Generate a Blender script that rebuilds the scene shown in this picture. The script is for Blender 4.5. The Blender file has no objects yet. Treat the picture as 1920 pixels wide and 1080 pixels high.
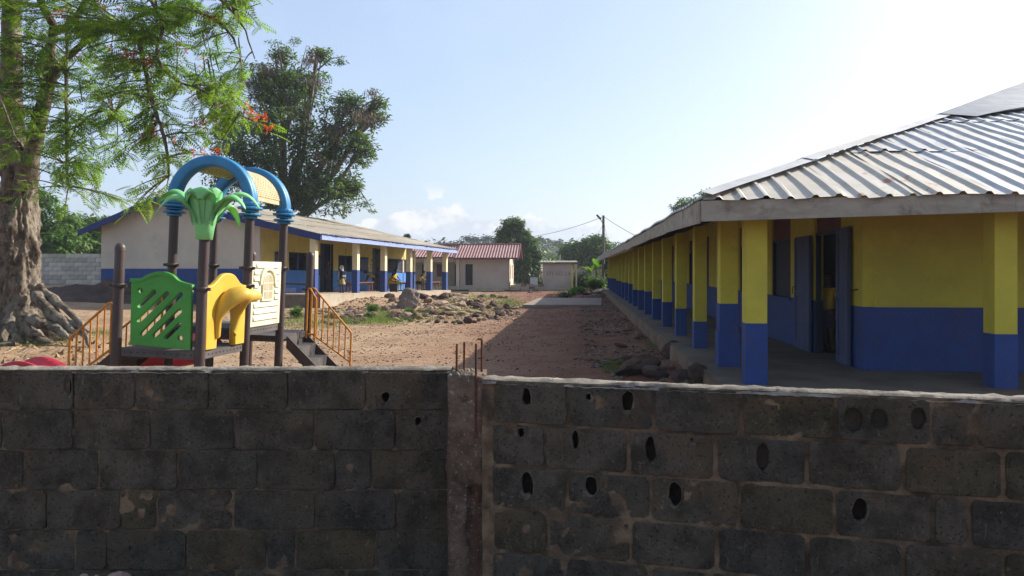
import bpy, bmesh, math, random
import numpy as np
from mathutils import Vector, Matrix, noise
random.seed(7); RS = np.random.RandomState(7)
S = bpy.context.scene
COL = S.collection
# ------------------------------------------------------------------ camera
EYE = 1.92; F = 1440.0; HX, HY = 960.0, 504.0
cam_d = bpy.data.cameras.new('camera'); cam = bpy.data.objects.new('camera', cam_d); COL.objects.link(cam)
cam.location = (0, 0, EYE); cam.rotation_euler = (math.radians(90), 0, 0)
cam_d.sensor_width = 36.0; cam_d.lens = F / 1920 * 36.0
cam_d.shift_y = (HY - 540) / 1920.0
cam_d.clip_start = 0.05; cam_d.clip_end = 6000
S.camera = cam
# ------------------------------------------------------------------ world and sun
SUNV = Vector((1.47, 0.88, 1.0)).normalized()
EL = math.asin(SUNV.z); AZ = math.atan2(SUNV.x, SUNV.y)
W = bpy.data.worlds.new('World'); S.world = W; W.use_nodes = True
nt = W.node_tree; nt.nodes.clear()
def N(nt, t, **k):
    n = nt.nodes.new(t)
    for a, b in k.items():
        if a == 'inp':
            for kk, v in b.items(): n.inputs[kk].default_value = v
        else: setattr(n, a, b)
    return n
sky = N(nt, 'ShaderNodeTexSky', sky_type='NISHITA', sun_disc=False, sun_elevation=EL, sun_rotation=AZ,
        altitude=120.0, air_density=1.0, dust_density=2.2, ozone_density=1.3)
tc = N(nt, 'ShaderNodeTexCoord')
sep = N(nt, 'ShaderNodeSeparateXYZ'); nt.links.new(tc.outputs['Generated'], sep.inputs[0])
# cumulus clouds low over the horizon, thin veil higher up
mp = N(nt, 'ShaderNodeMapping'); mp.inputs['Scale'].default_value = (1.0, 1.0, 1.5); mp.inputs['Location'].default_value = (0.31, 0.0, 0.07)
nt.links.new(tc.outputs['Generated'], mp.inputs[0])
cn = N(nt, 'ShaderNodeTexNoise', inp={'Scale': 13.0, 'Detail': 9.0, 'Roughness': 0.55}); nt.links.new(mp.outputs[0], cn.inputs['Vector'])
def mr(nt, src, a, b, c, d, interp='SMOOTHSTEP'):
    m = N(nt, 'ShaderNodeMapRange', interpolation_type=interp)
    m.inputs[1].default_value = a; m.inputs[2].default_value = b; m.inputs[3].default_value = c; m.inputs[4].default_value = d
    nt.links.new(src, m.inputs[0]); return m.outputs[0]
def mth(nt, op, a, b=None):
    m = N(nt, 'ShaderNodeMath', operation=op)
    for i, v in enumerate((a, b)):
        if v is None: continue
        if isinstance(v, (int, float)): m.inputs[i].default_value = v
        else: nt.links.new(v, m.inputs[i])
    return m.outputs[0]
top = mr(nt, sep.outputs['Z'], 0.045, 0.095, 0.0, 0.34)           # clouds thin out with height
def lobe(cx, w):       # cumulus banks stand in two directions low over the yard's far end
    return mth(nt, 'MULTIPLY', mr(nt, mth(nt, 'ABSOLUTE', mth(nt, 'ADD', sep.outputs['X'], -cx)), w*.55, w*1.5, 1.0, 0.0), mth(nt, 'GREATER_THAN', sep.outputs['Y'], 0.0))
bank = mth(nt, 'ADD', mth(nt, 'MULTIPLY', lobe(-.085, .085), .30), mth(nt, 'MULTIPLY', lobe(.065, .05), .08))
thr = mth(nt, 'SUBTRACT', mth(nt, 'ADD', 0.53, top), bank)
dens = mth(nt, 'SUBTRACT', cn.outputs['Fac'], thr)
cl = mr(nt, dens, 0.0, 0.05, 0.0, 1.0)
cl = mth(nt, 'MULTIPLY', cl, mr(nt, sep.outputs['Z'], -0.01, 0.03, 0.35, 1.0))
cl = mth(nt, 'MULTIPLY', cl, mr(nt, sep.outputs['Z'], .085, .115, .9, 0.0))
shade = mr(nt, dens, 0.02, 0.16, 0.72, 1.0)
cc = N(nt, 'ShaderNodeMix', data_type='RGBA'); cc.inputs[6].default_value = (3.9, 4.3, 4.9, 1); cc.inputs[7].default_value = (5.9, 5.85, 5.8, 1)
c2 = N(nt, 'ShaderNodeTexNoise', inp={'Scale': 26.0, 'Detail': 7.0, 'Roughness': 0.6}); nt.links.new(mp.outputs[0], c2.inputs['Vector'])
nt.links.new(mr(nt, mth(nt, 'ADD', c2.outputs['Fac'], mr(nt, sep.outputs['Z'], 0.03, 0.085, -.16, .14, 'LINEAR')), 0.40, 0.62, 0.0, 1.0), cc.inputs[0])
# high thin haze veil
vn = N(nt, 'ShaderNodeTexNoise', inp={'Scale': 2.2, 'Detail': 5.0, 'Roughness': 0.6}); nt.links.new(mp.outputs[0], vn.inputs['Vector'])
veil = N(nt, 'ShaderNodeMix', data_type='RGBA'); nt.links.new(mr(nt, vn.outputs['Fac'], 0.3, 0.75, 0.34, 0.55), veil.inputs[0])
nt.links.new(sky.outputs[0], veil.inputs[6]); veil.inputs[7].default_value = (4.4, 5.4, 7.4, 1)
mx = N(nt, 'ShaderNodeMix', data_type='RGBA')
nt.links.new(cl, mx.inputs[0]); nt.links.new(veil.outputs[2], mx.inputs[6]); nt.links.new(cc.outputs[2], mx.inputs[7])
bg = N(nt, 'ShaderNodeBackground'); bg.inputs[1].default_value = 0.085
nt.links.new(mx.outputs[2], bg.inputs[0])
wo = N(nt, 'ShaderNodeOutputWorld'); nt.links.new(bg.outputs[0], wo.inputs[0])
sd = bpy.data.lights.new('sun', 'SUN'); sd.energy = 4.6; sd.angle = math.radians(0.55); sd.color = (1.0, 0.93, 0.82)
sun = bpy.data.objects.new('sun', sd); COL.objects.link(sun); sun.location = (30, 20, 40)
sun.rotation_euler = (-SUNV).to_track_quat('-Z', 'Y').to_euler()
S.view_settings.view_transform = 'Standard'; S.view_settings.look = 'None'
S.view_settings.exposure = 1.0; S.view_settings.gamma = 1.0; S.view_settings.use_curve_mapping = False
S.render.engine = 'CYCLES'
S.cycles.max_bounces = 6; S.cycles.diffuse_bounces = 3; S.cycles.transparent_max_bounces = 8

# ------------------------------------------------------------------ helpers
def P(px, py, Y): return Vector(((px - HX) / F * Y, Y, EYE - (py - HY) / F * Y))
def tag(o, label=None, cat=None, group=None, kind=None):
    if label: o['label'] = label
    if cat: o['category'] = cat
    if group: o['group'] = group
    if kind: o['kind'] = kind
    return o
def empty(name, loc=(0, 0, 0), rot=(0, 0, 0)):
    o = bpy.data.objects.new(name, None); COL.objects.link(o); o.location = loc; o.rotation_euler = rot
    o.empty_display_size = 0.3
    return o
def link(name, me, parent=None, loc=None, rot=None):
    o = bpy.data.objects.new(name, me); COL.objects.link(o)
    if parent is not None: o.parent = parent
    if loc is not None: o.location = loc
    if rot is not None: o.rotation_euler = rot
    return o
class MB:
    def __init__(s): s.v = []; s.f = []; s.m = []; s.sm = []
    def add(s, vs, fs, mi=0, smooth=False):
        b = len(s.v); s.v += [tuple(x) for x in vs]; s.f += [tuple(i + b for i in q) for q in fs]
        s.m += [mi] * len(fs); s.sm += [smooth] * len(fs); return s
    def box(s, x0, x1, y0, y1, z0, z1, mi=0):
        vs = [(x0,y0,z0),(x1,y0,z0),(x1,y1,z0),(x0,y1,z0),(x0,y0,z1),(x1,y0,z1),(x1,y1,z1),(x0,y1,z1)]
        return s.add(vs, [(0,3,2,1),(4,5,6,7),(0,1,5,4),(1,2,6,5),(2,3,7,6),(3,0,4,7)], mi)
    def beam(s, a, b, w, h, mi=0, up=(0,0,1)):
        a = Vector(a); b = Vector(b); d = (b-a).normalized(); up = Vector(up)
        if abs(d.dot(up)) > .98: up = Vector((0,1,0))
        r = d.cross(up).normalized(); u = r.cross(d)
        vs = []
        for p in (a, b):
            for i, j in ((-1,-1),(1,-1),(1,1),(-1,1)): vs.append(p + r*(w/2*i) + u*(h/2*j))
        return s.add(vs, [(3,2,1,0),(4,5,6,7),(0,1,5,4),(1,2,6,5),(2,3,7,6),(3,0,4,7)], mi)
    def tube(s, pts, rad, n=8, mi=0, caps=True, smooth=True):
        pts = [Vector(p) for p in pts]; k = len(pts)
        if not hasattr(rad, '__len__'): rad = [rad]*k
        vs = []; prev = None
        for i, p in enumerate(pts):
            d = (pts[min(i+1,k-1)] - pts[max(i-1,0)])
            if d.length < 1e-9: d = Vector((0,0,1))
            d.normalize()
            if prev is None:
                r = d.cross(Vector((0,0,1)))
                if r.length < 1e-3: r = d.cross(Vector((0,1,0)))
                r.normalize()
            else:
                r = prev - d*prev.dot(d)
                if r.length < 1e-4: r = d.orthogonal()
                r.normalize()
            prev = r; u = d.cross(r)
            for j in range(n):
                a = 2*math.pi*j/n; vs.append(p + (r*math.cos(a) + u*math.sin(a))*rad[i])
        fs = [(i*n+j, i*n+(j+1)%n, (i+1)*n+(j+1)%n, (i+1)*n+j) for i in range(k-1) for j in range(n)]
        s.add(vs, fs, mi, smooth)
        if caps: s.add([vs[j] for j in range(n)], [tuple(range(n))[::-1]], mi); s.add([vs[(k-1)*n+j] for j in range(n)], [tuple(range(n))], mi)
        return s
    def lathe(s, prof, c=(0,0,0), n=20, mi=0, smooth=True):
        vs = []; k = len(prof)
        for r, z in prof:
            for j in range(n):
                a = 2*math.pi*j/n; vs.append((c[0]+r*math.cos(a), c[1]+r*math.sin(a), c[2]+z))
        return s.add(vs, [(i*n+j, i*n+(j+1)%n, (i+1)*n+(j+1)%n, (i+1)*n+j) for i in range(k-1) for j in range(n)], mi, smooth)
    def mesh(s, name, mats):
        me = bpy.data.meshes.new(name); me.from_pydata(s.v, [], s.f)
        if not isinstance(mats, (list, tuple)): mats = [mats]
        for m in mats: me.materials.append(m)
        me.polygons.foreach_set('material_index', s.m); me.polygons.foreach_set('use_smooth', s.sm)
        me.update(); return me
    def build(s, name, mats, parent=None, loc=None, rot=None, bevel=0):
        me = s.mesh(name, mats)
        if bevel:
            bm = bmesh.new(); bm.from_mesh(me)
            bmesh.ops.remove_doubles(bm, verts=bm.verts, dist=1e-5)
            bmesh.ops.bevel(bm, geom=bm.edges[:], offset=bevel, segments=1, affect='EDGES', clamp_overlap=True)
            bm.to_mesh(me); bm.free()
        return link(name, me, parent, loc, rot)
def scatter_mesh(name, tv, tf, T, mats, mi=None):
    """tv (n,3) template verts, tf list of equal-length faces, T (k,3,4) transforms -> one mesh"""
    tv = np.asarray(tv, float); tf = np.asarray(tf, int); k = len(T)
    V = np.einsum('kij,nj->kni', T[:, :, :3], tv) + T[:, None, :, 3]
    V = V.reshape(-1, 3); Fc = (tf[None] + (np.arange(k)*len(tv))[:, None, None]).reshape(-1, tf.shape[1])
    me = bpy.data.meshes.new(name)
    me.vertices.add(len(V)); me.vertices.foreach_set('co', V.ravel())
    L = Fc.shape[1]; me.loops.add(Fc.size); me.loops.foreach_set('vertex_index', Fc.ravel().astype(np.int32))
    me.polygons.add(len(Fc)); me.polygons.foreach_set('loop_start', np.arange(0, Fc.size, L, dtype=np.int32))
    try: me.polygons.foreach_set('loop_total', np.full(len(Fc), L, dtype=np.int32))
    except Exception: pass
    for m in (mats if isinstance(mats, (list, tuple)) else [mats]): me.materials.append(m)
    if mi is not None: me.polygons.foreach_set('material_index', np.repeat(mi, len(tf)).astype(np.int32))
    me.update(calc_edges=True); me.validate(); return me
def rotmats(yaw, pitch, roll, scale):
    cy, sy = np.cos(yaw), np.sin(yaw); cp, sp = np.cos(pitch), np.sin(pitch); cr, sr = np.cos(roll), np.sin(roll)
    R = np.zeros((len(yaw), 3, 3))
    Rz = np.zeros_like(R); Rz[:,0,0]=cy; Rz[:,0,1]=-sy; Rz[:,1,0]=sy; Rz[:,1,1]=cy; Rz[:,2,2]=1
    Ry = np.zeros_like(R); Ry[:,0,0]=cp; Ry[:,0,2]=sp; Ry[:,1,1]=1; Ry[:,2,0]=-sp; Ry[:,2,2]=cp
    Rx = np.zeros_like(R); Rx[:,0,0]=1; Rx[:,1,1]=cr; Rx[:,1,2]=-sr; Rx[:,2,1]=sr; Rx[:,2,2]=cr
    return (Rz @ Ry @ Rx) * np.asarray(scale)[:, None, None]
def TM(R, pos): return np.concatenate([R, np.asarray(pos)[:, :, None]], axis=2)
def plate(name, outer, holes, thick, mat, bevel=0.0, M=None, parent=None, seg=1):
    """2D outline with holes, extruded; M maps the XY plane (+Z = outward) into place"""
    cu = bpy.data.curves.new('tmp', 'CURVE'); cu.dimensions = '2D'; cu.fill_mode = 'BOTH'
    for pts in [outer] + list(holes):
        sp = cu.splines.new('POLY'); sp.points.add(len(pts)-1); sp.use_cyclic_u = True
        for i, (x, y) in enumerate(pts): sp.points[i].co = (x, y, 0, 1)
    cu.extrude = max(thick/2 - bevel, 1e-4); cu.bevel_depth = bevel; cu.bevel_resolution = seg; cu.offset = -bevel
    o = bpy.data.objects.new('tmp', cu); me = bpy.data.meshes.new_from_object(o)
    bpy.data.objects.remove(o); bpy.data.curves.remove(cu)
    me.materials.clear(); me.materials.append(mat); me.name = name
    if M is not None: me.transform(M)
    if parent is False: return me
    return link(name, me, parent)
def frame(o, ex, ey, ez):
    M = Matrix.Identity(4)
    for i, e in enumerate((ex, ey, ez)):
        e = Vector(e)
        for r in range(3): M[r][i] = e[r]
    for r in range(3): M[r][3] = o[r]
    return M
def fbm(x, y, z=0, s=1.0): return noise.fractal(Vector((x*s, y*s, z*s)), 0.9, 2.1, 4)

# ------------------------------------------------------------------ materials
MATS = {}
def lin(c): return tuple(((v/255)/12.92 if v/255 <= .04045 else ((v/255+.055)/1.055)**2.4) for v in c)
def mat(name, c1, c2=None, c3=None, scale=6.0, rough=0.8, bump=0.2, bscale=None, bdist=0.01, spec=0.3, metal=0.0,
        detail=6.0, coord='Object', stretch=(1,1,1), transl=0.0, island=0.0, dirt=None, fine=None, coat=0.0):
    m = bpy.data.materials.new(name); m.use_nodes = True; t = m.node_tree; t.nodes.clear()
    out = N(t, 'ShaderNodeOutputMaterial'); b = N(t, 'ShaderNodeBsdfPrincipled')
    b.inputs['Roughness'].default_value = rough; b.inputs['Metallic'].default_value = metal
    b.inputs['Specular IOR Level'].default_value = spec; b.inputs['Coat Weight'].default_value = coat
    co = N(t, 'ShaderNodeTexCoord'); mp = N(t, 'ShaderNodeMapping'); mp.inputs['Scale'].default_value = stretch
    t.links.new(co.outputs[coord], mp.inputs[0])
    nz = N(t, 'ShaderNodeTexNoise', inp={'Scale': scale, 'Detail': detail, 'Roughness': 0.6}); t.links.new(mp.outputs[0], nz.inputs['Vector'])
    if c2 is None: c2 = tuple(v*0.75 for v in c1)
    r = N(t, 'ShaderNodeMix', data_type='RGBA'); r.inputs[6].default_value = (*c1, 1); r.inputs[7].default_value = (*c2, 1)
    t.links.new(mr(t, nz.outputs['Fac'], 0.35, 0.65, 0, 1), r.inputs[0]); col = r.outputs[2]
    if c3 is not None:
        n3 = N(t, 'ShaderNodeTexNoise', inp={'Scale': scale*0.23, 'Detail': 5.0, 'Roughness': 0.65}); t.links.new(mp.outputs[0], n3.inputs['Vector'])
        r3 = N(t, 'ShaderNodeMix', data_type='RGBA'); t.links.new(col, r3.inputs[6]); r3.inputs[7].default_value = (*c3, 1)
        t.links.new(mr(t, n3.outputs['Fac'], 0.48, 0.68, 0, 0.85), r3.inputs[0]); col = r3.outputs[2]
    if dirt is not None:     # (colour, scale, lo, hi, amount)
        nd = N(t, 'ShaderNodeTexNoise', inp={'Scale': dirt[1], 'Detail': 8.0, 'Roughness': 0.7}); t.links.new(co.outputs[coord], nd.inputs['Vector'])
        rd = N(t, 'ShaderNodeMix', data_type='RGBA'); t.links.new(col, rd.inputs[6]); rd.inputs[7].default_value = (*dirt[0], 1)
        t.links.new(mr(t, nd.outputs['Fac'], dirt[2], dirt[3], 0, dirt[4]), rd.inputs[0]); col = rd.outputs[2]
    if fine is not None:     # speckle (colour, scale, lo, hi)
        nf = N(t, 'ShaderNodeTexNoise', inp={'Scale': fine[1], 'Detail': 3.0, 'Roughness': 0.7}); t.links.new(co.outputs[coord], nf.inputs['Vector'])
        rf = N(t, 'ShaderNodeMix', data_type='RGBA'); t.links.new(col, rf.inputs[6]); rf.inputs[7].default_value = (*fine[0], 1)
        t.links.new(mr(t, nf.outputs['Fac'], fine[2], fine[3], 0, 1), rf.inputs[0]); col = rf.outputs[2]
    if island:
        g = N(t, 'ShaderNodeNewGeometry'); hs = N(t, 'ShaderNodeHueSaturation')
        t.links.new(mr(t, g.outputs['Random Per Island'], 0, 1, 1-island, 1+island, 'LINEAR'), hs.inputs['Value'])
        t.links.new(mr(t, g.outputs['Random Per Island'], 0, 1, 0.49, 0.515, 'LINEAR'), hs.inputs['Hue'])
        t.links.new(col, hs.inputs['Color']); col = hs.outputs[0]
    t.links.new(col, b.inputs['Base Color'])
    if bump:
        bn = N(t, 'ShaderNodeTexNoise', inp={'Scale': bscale or scale*4, 'Detail': 8.0, 'Roughness': 0.65}); t.links.new(mp.outputs[0], bn.inputs['Vector'])
        bp = N(t, 'ShaderNodeBump'); bp.inputs['Strength'].default_value = bump; bp.inputs['Distance'].default_value = bdist
        t.links.new(bn.outputs['Fac'], bp.inputs['Height']); t.links.new(bp.outputs[0], b.inputs['Normal'])
    if transl:
        tr = N(t, 'ShaderNodeBsdfTranslucent'); ms = N(t, 'ShaderNodeMixShader'); ms.inputs[0].default_value = transl
        bc = N(t, 'ShaderNodeMix', data_type='RGBA', blend_type='MULTIPLY'); bc.inputs[0].default_value = 1.0
        bc.inputs[7].default_value = (1.5, 1.7, 0.5, 1); t.links.new(col, bc.inputs[6]); t.links.new(bc.outputs[2], tr.inputs[0])
        t.links.new(b.outputs[0], ms.inputs[1]); t.links.new(tr.outputs[0], ms.inputs[2]); t.links.new(ms.outputs[0], out.inputs[0])
    else: t.links.new(b.outputs[0], out.inputs[0])
    MATS[name] = m; return m
def block_mat(name, lo, hi, warm, seed):
    m = bpy.data.materials.new(name); m.use_nodes = True; t = m.node_tree; t.nodes.clear()
    out = N(t, 'ShaderNodeOutputMaterial'); b = N(t, 'ShaderNodeBsdfPrincipled'); b.inputs['Roughness'].default_value = .97; b.inputs['Specular IOR Level'].default_value = .12
    co = N(t, 'ShaderNodeTexCoord')
    def nz(sc, d=8, ro=.65, st=(1,1,1)):
        mp = N(t, 'ShaderNodeMapping'); mp.inputs['Scale'].default_value = st; mp.inputs['Location'].default_value = (seed, seed*.7, 0); t.links.new(co.outputs['Object'], mp.inputs[0])
        n = N(t, 'ShaderNodeTexNoise', inp={'Scale': sc, 'Detail': d, 'Roughness': ro}); t.links.new(mp.outputs[0], n.inputs['Vector']); return n.outputs['Fac']
    def mix(f, a, bb):
        x = N(t, 'ShaderNodeMix', data_type='RGBA'); t.links.new(f, x.inputs[0])
        for i, c in ((6, a), (7, bb)):
            if isinstance(c, tuple): x.inputs[i].default_value = (*c, 1)
            else: t.links.new(c, x.inputs[i])
        return x.outputs[2]
    c = mix(mr(t, nz(5.5), .36, .64, 0, 1), lo, hi)
    c = mix(mr(t, nz(2.1), .45, .7, 0, .8), c, warm)                                   # earthy patches
    c = mix(mr(t, nz(30, 6, .75), .56, .70, 0, .65), c, tuple(v*1.9 for v in hi))     # worn pale grain
    c = mix(mr(t, nz(34, 6, .75, (1, 1, .22)), .60, .70, 0, .5), c, tuple(v*2.1 for v in hi))   # lime streaks running down
    c = mix(mr(t, nz(62, 4, .7), .54, .66, 0, .75), c, tuple(v*.35 for v in lo))       # pores
    c = mix(mr(t, nz(85, 3, .7), .66, .74, 0, .8), c, (.26, .24, .20))                 # aggregate
    t.links.new(c, b.inputs['Base Color'])
    h = mth(t, 'ADD', nz(26, 8, .8), mth(t, 'MULTIPLY', nz(75, 6, .7), .6))
    bp = N(t, 'ShaderNodeBump'); bp.inputs['Strength'].default_value = 1.0; bp.inputs['Distance'].default_value = .022
    t.links.new(h, bp.inputs['Height']); t.links.new(bp.outputs[0], b.inputs['Normal']); t.links.new(b.outputs[0], out.inputs[0]); return m
M_block = block_mat('block', (.055,.048,.038), (.118,.102,.080), (.13,.098,.062), 1)
M_block2 = block_mat('block_greyish', (.047,.043,.036), (.098,.088,.072), (.11,.087,.06), 7)
M_block3 = block_mat('block_mossy', (.054,.047,.032), (.108,.092,.062), (.14,.10,.058), 13)
M_chip = mat('chipped_lit_edge', (.15,.138,.115), (.07,.062,.05), scale=30, rough=1, bump=1.0, bscale=90, bdist=.01)  # broken rims of the holes, toned paler to look lit
M_cav = mat('block_cavity', (.06,.048,.036), (.035,.029,.023), scale=14, rough=1, bump=1.0, bscale=50, bdist=.01)
M_mortar = mat('mortar', (.22,.155,.098), (.12,.085,.056), (.085,.07,.053), scale=9, rough=1, bump=1.0, bscale=70, bdist=.012, spec=.1,
              dirt=((.035,.03,.025), 3.0, .45, .6, .75))
M_cap = mat('mortar_cap', (.30,.265,.215), (.18,.16,.135), (.11,.10,.085), scale=12, rough=1, bump=1.0, bscale=60, bdist=.012, spec=.1)
M_pier = mat('pier_concrete', (.19,.135,.10), (.10,.07,.052), (.23,.2,.16), scale=7, rough=1, bump=1.0, bscale=30, bdist=.03, spec=.1, dirt=((.06,.042,.034), 9, .5, .64, .8), fine=((.34,.3,.25), 48, .60, .68))
M_rust = mat('rusty_iron', (.13,.045,.022), (.06,.02,.012), scale=40, rough=.9, bump=.6, bscale=160, bdist=.002)
M_yel = mat('yellow_paint', (.55,.475,.055), (.50,.43,.045), (.43,.37,.05), scale=3, rough=.7, bump=.25, bscale=30, bdist=.006, dirt=((.2,.145,.05), 2.2, .56, .78, .5))
M_ylo = mat('pale_yellow_paint', (.56,.47,.13), (.5,.41,.11), scale=2, rough=.8, bump=.2, bscale=30, dirt=((.2,.16,.08), 1.5, .6, .8, .5))
M_cream = mat('cream_paint', (.54,.48,.39), (.49,.435,.36), (.43,.385,.32), scale=1.2, rough=.85, bump=.25, bscale=14, dirt=((.24,.22,.19), .7, .58, .78, .55))
M_colw = mat('column_cream_paint', (.74,.66,.42), (.68,.6,.38), scale=3, rough=.8, bump=.2)
M_blue = mat('blue_paint', (.020,.056,.215), (.017,.047,.18), (.026,.066,.21), scale=3, rough=.65, bump=.2, bscale=30, dirt=((.085,.07,.075), 4, .52, .72, .55))
M_blo = mat('lit_blue_paint', (.055,.19,.52), (.045,.16,.46), (.09,.26,.55), scale=2.5, rough=.7, bump=.2, dirt=((.1,.12,.2), 3, .62, .8, .4))  # the blue wall paint, brightened for the sunlit front wall
M_bluef = mat('blue_fascia', (.018,.032,.15), (.014,.026,.12), scale=5, rough=.6, bump=.15)
M_bluel = mat('faded_fascia_and_sun_patch', (.25,.32,.62), (.21,.28,.55), scale=5, rough=.65, bump=.2, dirt=((.3,.3,.4), 6, .6, .8, .5))
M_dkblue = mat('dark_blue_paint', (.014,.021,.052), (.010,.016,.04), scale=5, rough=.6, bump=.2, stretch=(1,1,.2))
M_shut = mat('blue_grey_shutter', (.05,.075,.17), (.038,.055,.13), scale=4, rough=.6, bump=.25, stretch=(1,1,.2))
M_maroon = mat('maroon_board', (.13,.035,.04), (.09,.025,.03), scale=4, rough=.7, bump=.2)
M_plinth = mat('plinth_render', (.23,.155,.105), (.16,.105,.07), (.27,.21,.16), scale=3.5, rough=1, bump=.8, bscale=20, bdist=.02, dirt=((.12,.07,.045), 1.6, .45, .65, .8))
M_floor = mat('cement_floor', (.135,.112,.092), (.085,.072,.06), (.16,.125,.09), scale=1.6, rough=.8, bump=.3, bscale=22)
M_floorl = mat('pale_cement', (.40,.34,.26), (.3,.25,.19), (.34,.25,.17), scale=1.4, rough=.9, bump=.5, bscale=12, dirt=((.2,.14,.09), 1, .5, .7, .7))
M_fascia = mat('grey_fascia', (.37,.335,.265), (.28,.25,.2), (.33,.295,.235), scale=3, rough=.9, bump=.35, bscale=26, stretch=(1,1,3), dirt=((.15,.12,.09), 2.6, .5, .68, .8))
M_zinc = mat('zinc_roof', (.52,.52,.51), (.42,.42,.42), (.50,.47,.41), scale=2.5, rough=.62, bump=.2, bscale=9, metal=.05, spec=.5, dirt=((.42,.37,.29), .9, .5, .66, .7), fine=None)
M_zincr = mat('rusty_zinc_roof', (.52,.49,.43), (.46,.42,.35), (.48,.42,.33), scale=2.5, rough=.65, bump=.2, bscale=12, metal=.15, dirt=((.32,.15,.08), 1.1, .57, .62, .85))
M_zincb = mat('dull_zinc_cap', (.20,.23,.27), (.15,.17,.2), scale=3, rough=.6, bump=.2, metal=.3)
M_asb = mat('weathered_roof', (.30,.265,.21), (.22,.195,.155), (.34,.31,.26), scale=1.6, rough=.85, bump=.35, bscale=9, stretch=(1,.35,1), dirt=((.13,.11,.085), .8, .52, .7, .6), spec=.2)
M_redroof = mat('red_roof', (.24,.115,.11), (.19,.085,.085), (.28,.17,.16), scale=1.5, rough=.6, bump=.1, spec=.35)
M_redtrim = mat('red_trim', (.14,.035,.04), rough=.7, bump=.1)
M_wallg = mat('beige_render', (.40,.345,.29), (.35,.30,.25), (.3,.25,.2), scale=.8, rough=.95, bump=.3, bscale=8, dirt=((.18,.14,.11), .5, .55, .75, .6))
M_wallw = mat('pale_render', (.52,.45,.36), (.45,.39,.31), scale=1, rough=.95, bump=.2)
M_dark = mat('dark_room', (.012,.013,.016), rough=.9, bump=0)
M_ink = mat('black_ink', (.015,.015,.015), rough=.7, bump=0)
M_inkg = mat('faded_ink', (.07,.06,.06), (.2,.175,.155), scale=40, rough=.9, bump=0)
M_paper = mat('paper', (.6,.58,.5), rough=.9, bump=0)
M_post = mat('brown_steel', (.055,.036,.033), (.042,.028,.026), (.075,.055,.05), scale=9, rough=.5, bump=.15, spec=.4, stretch=(1,1,.3))
M_pgreen = mat('green_plastic', (.065,.31,.05), (.052,.26,.04), (.11,.36,.09), scale=3, rough=.5, bump=.1, spec=.4, transl=.12)
M_palm = mat('mint_green_plastic', (.24,.56,.26), (.19,.49,.20), (.34,.62,.38), scale=4, rough=.5, bump=.1, spec=.4, transl=.25)
M_pyel = mat('yellow_plastic', (.62,.40,.05), (.55,.34,.035), (.66,.47,.12), scale=3, rough=.5, bump=.1, spec=.4, transl=.1)
M_pwht = mat('ivory_plastic', (.74,.69,.58), (.68,.63,.52), (.62,.55,.43), scale=5, rough=.6, bump=.1, transl=.22)
M_pane = mat('beige_pane', (.42,.35,.22), rough=.7, bump=.1)
M_pblue = mat('blue_plastic', (.020,.18,.37), (.015,.145,.31), (.05,.24,.42), scale=4, rough=.45, bump=.1, spec=.45)
M_ptan = mat('tan_plastic', (.60,.49,.32), (.52,.41,.26), scale=5, rough=.7, bump=.2, transl=.25)
M_pred = mat('red_plastic', (.50,.035,.055), (.42,.03,.045), (.55,.09,.1), scale=4, rough=.45, bump=.1, spec=.4)
M_orange = mat('orange_paint', (.55,.22,.025), (.42,.14,.015), scale=25, rough=.55, bump=.15, dirt=((.15,.05,.02), 14, .6, .72, .8))
M_deck = mat('coated_deck', (.085,.075,.072), (.06,.052,.05), (.11,.10,.095), scale=6, rough=.7, bump=.2)
M_wood = mat('bench_wood', (.22,.075,.035), (.15,.05,.025), scale=8, rough=.8, bump=.3, stretch=(1,1,4))
M_bin = mat('black_plastic', (.025,.028,.032), rough=.6, bump=.05)
M_pole = mat('grey_pole', (.12,.105,.09), (.08,.07,.06), scale=3, rough=.9, bump=.3, stretch=(4,4,.4))
M_wire = mat('wire', (.05,.05,.055), rough=.7, bump=0)
M_bark = mat('flame_tree_bark', (.185,.15,.115), (.070,.052,.038), (.27,.235,.185), scale=5.5, rough=.95, bump=1.0, bscale=11, bdist=.07, stretch=(1,1,.6), dirt=((.045,.030,.022), 3.0, .5, .62, .8), fine=((.33,.30,.25), 14, .60, .70))
M_bark2 = mat('grey_bark', (.22,.19,.16), (.12,.10,.085), scale=6, rough=.95, bump=.8, bscale=16, bdist=.02)
M_twig = mat('twig', (.15,.115,.085), (.09,.07,.05), scale=9, rough=.95, bump=.3)
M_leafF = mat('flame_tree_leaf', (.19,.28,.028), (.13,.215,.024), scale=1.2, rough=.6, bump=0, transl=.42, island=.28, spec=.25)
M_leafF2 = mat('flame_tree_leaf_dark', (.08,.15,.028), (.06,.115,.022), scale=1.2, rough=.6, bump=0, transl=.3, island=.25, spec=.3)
M_flow = mat('red_flower', (.62,.07,.02), (.5,.05,.03), scale=3, rough=.7, bump=0, transl=.3, island=.3)
M_leafD = mat('dark_leaf', (.088,.13,.046), (.06,.098,.034), scale=.5, rough=.5, bump=0, transl=.32, island=.4, spec=.4)
M_leafY = mat('olive_leaf', (.085,.10,.025), (.06,.08,.02), scale=.5, rough=.6, bump=0, transl=.3, island=.3)
M_seed = mat('dry_seed_pods', (.17,.12,.095), (.12,.085,.065), scale=2, rough=.9, bump=0, island=.3)
M_leafM = mat('mid_leaf', (.08,.135,.026), (.055,.10,.022), scale=.4, rough=.6, bump=0, transl=.28, island=.35, spec=.3)
M_leafB = mat('bright_leaf', (.10,.19,.025), (.07,.14,.02), scale=.8, rough=.6, bump=0, transl=.38, island=.3)
M_leafH = mat('far_leaf', (.052,.082,.034), (.04,.066,.03), scale=.06, rough=.7, bump=0, transl=.2, island=.35)
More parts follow.
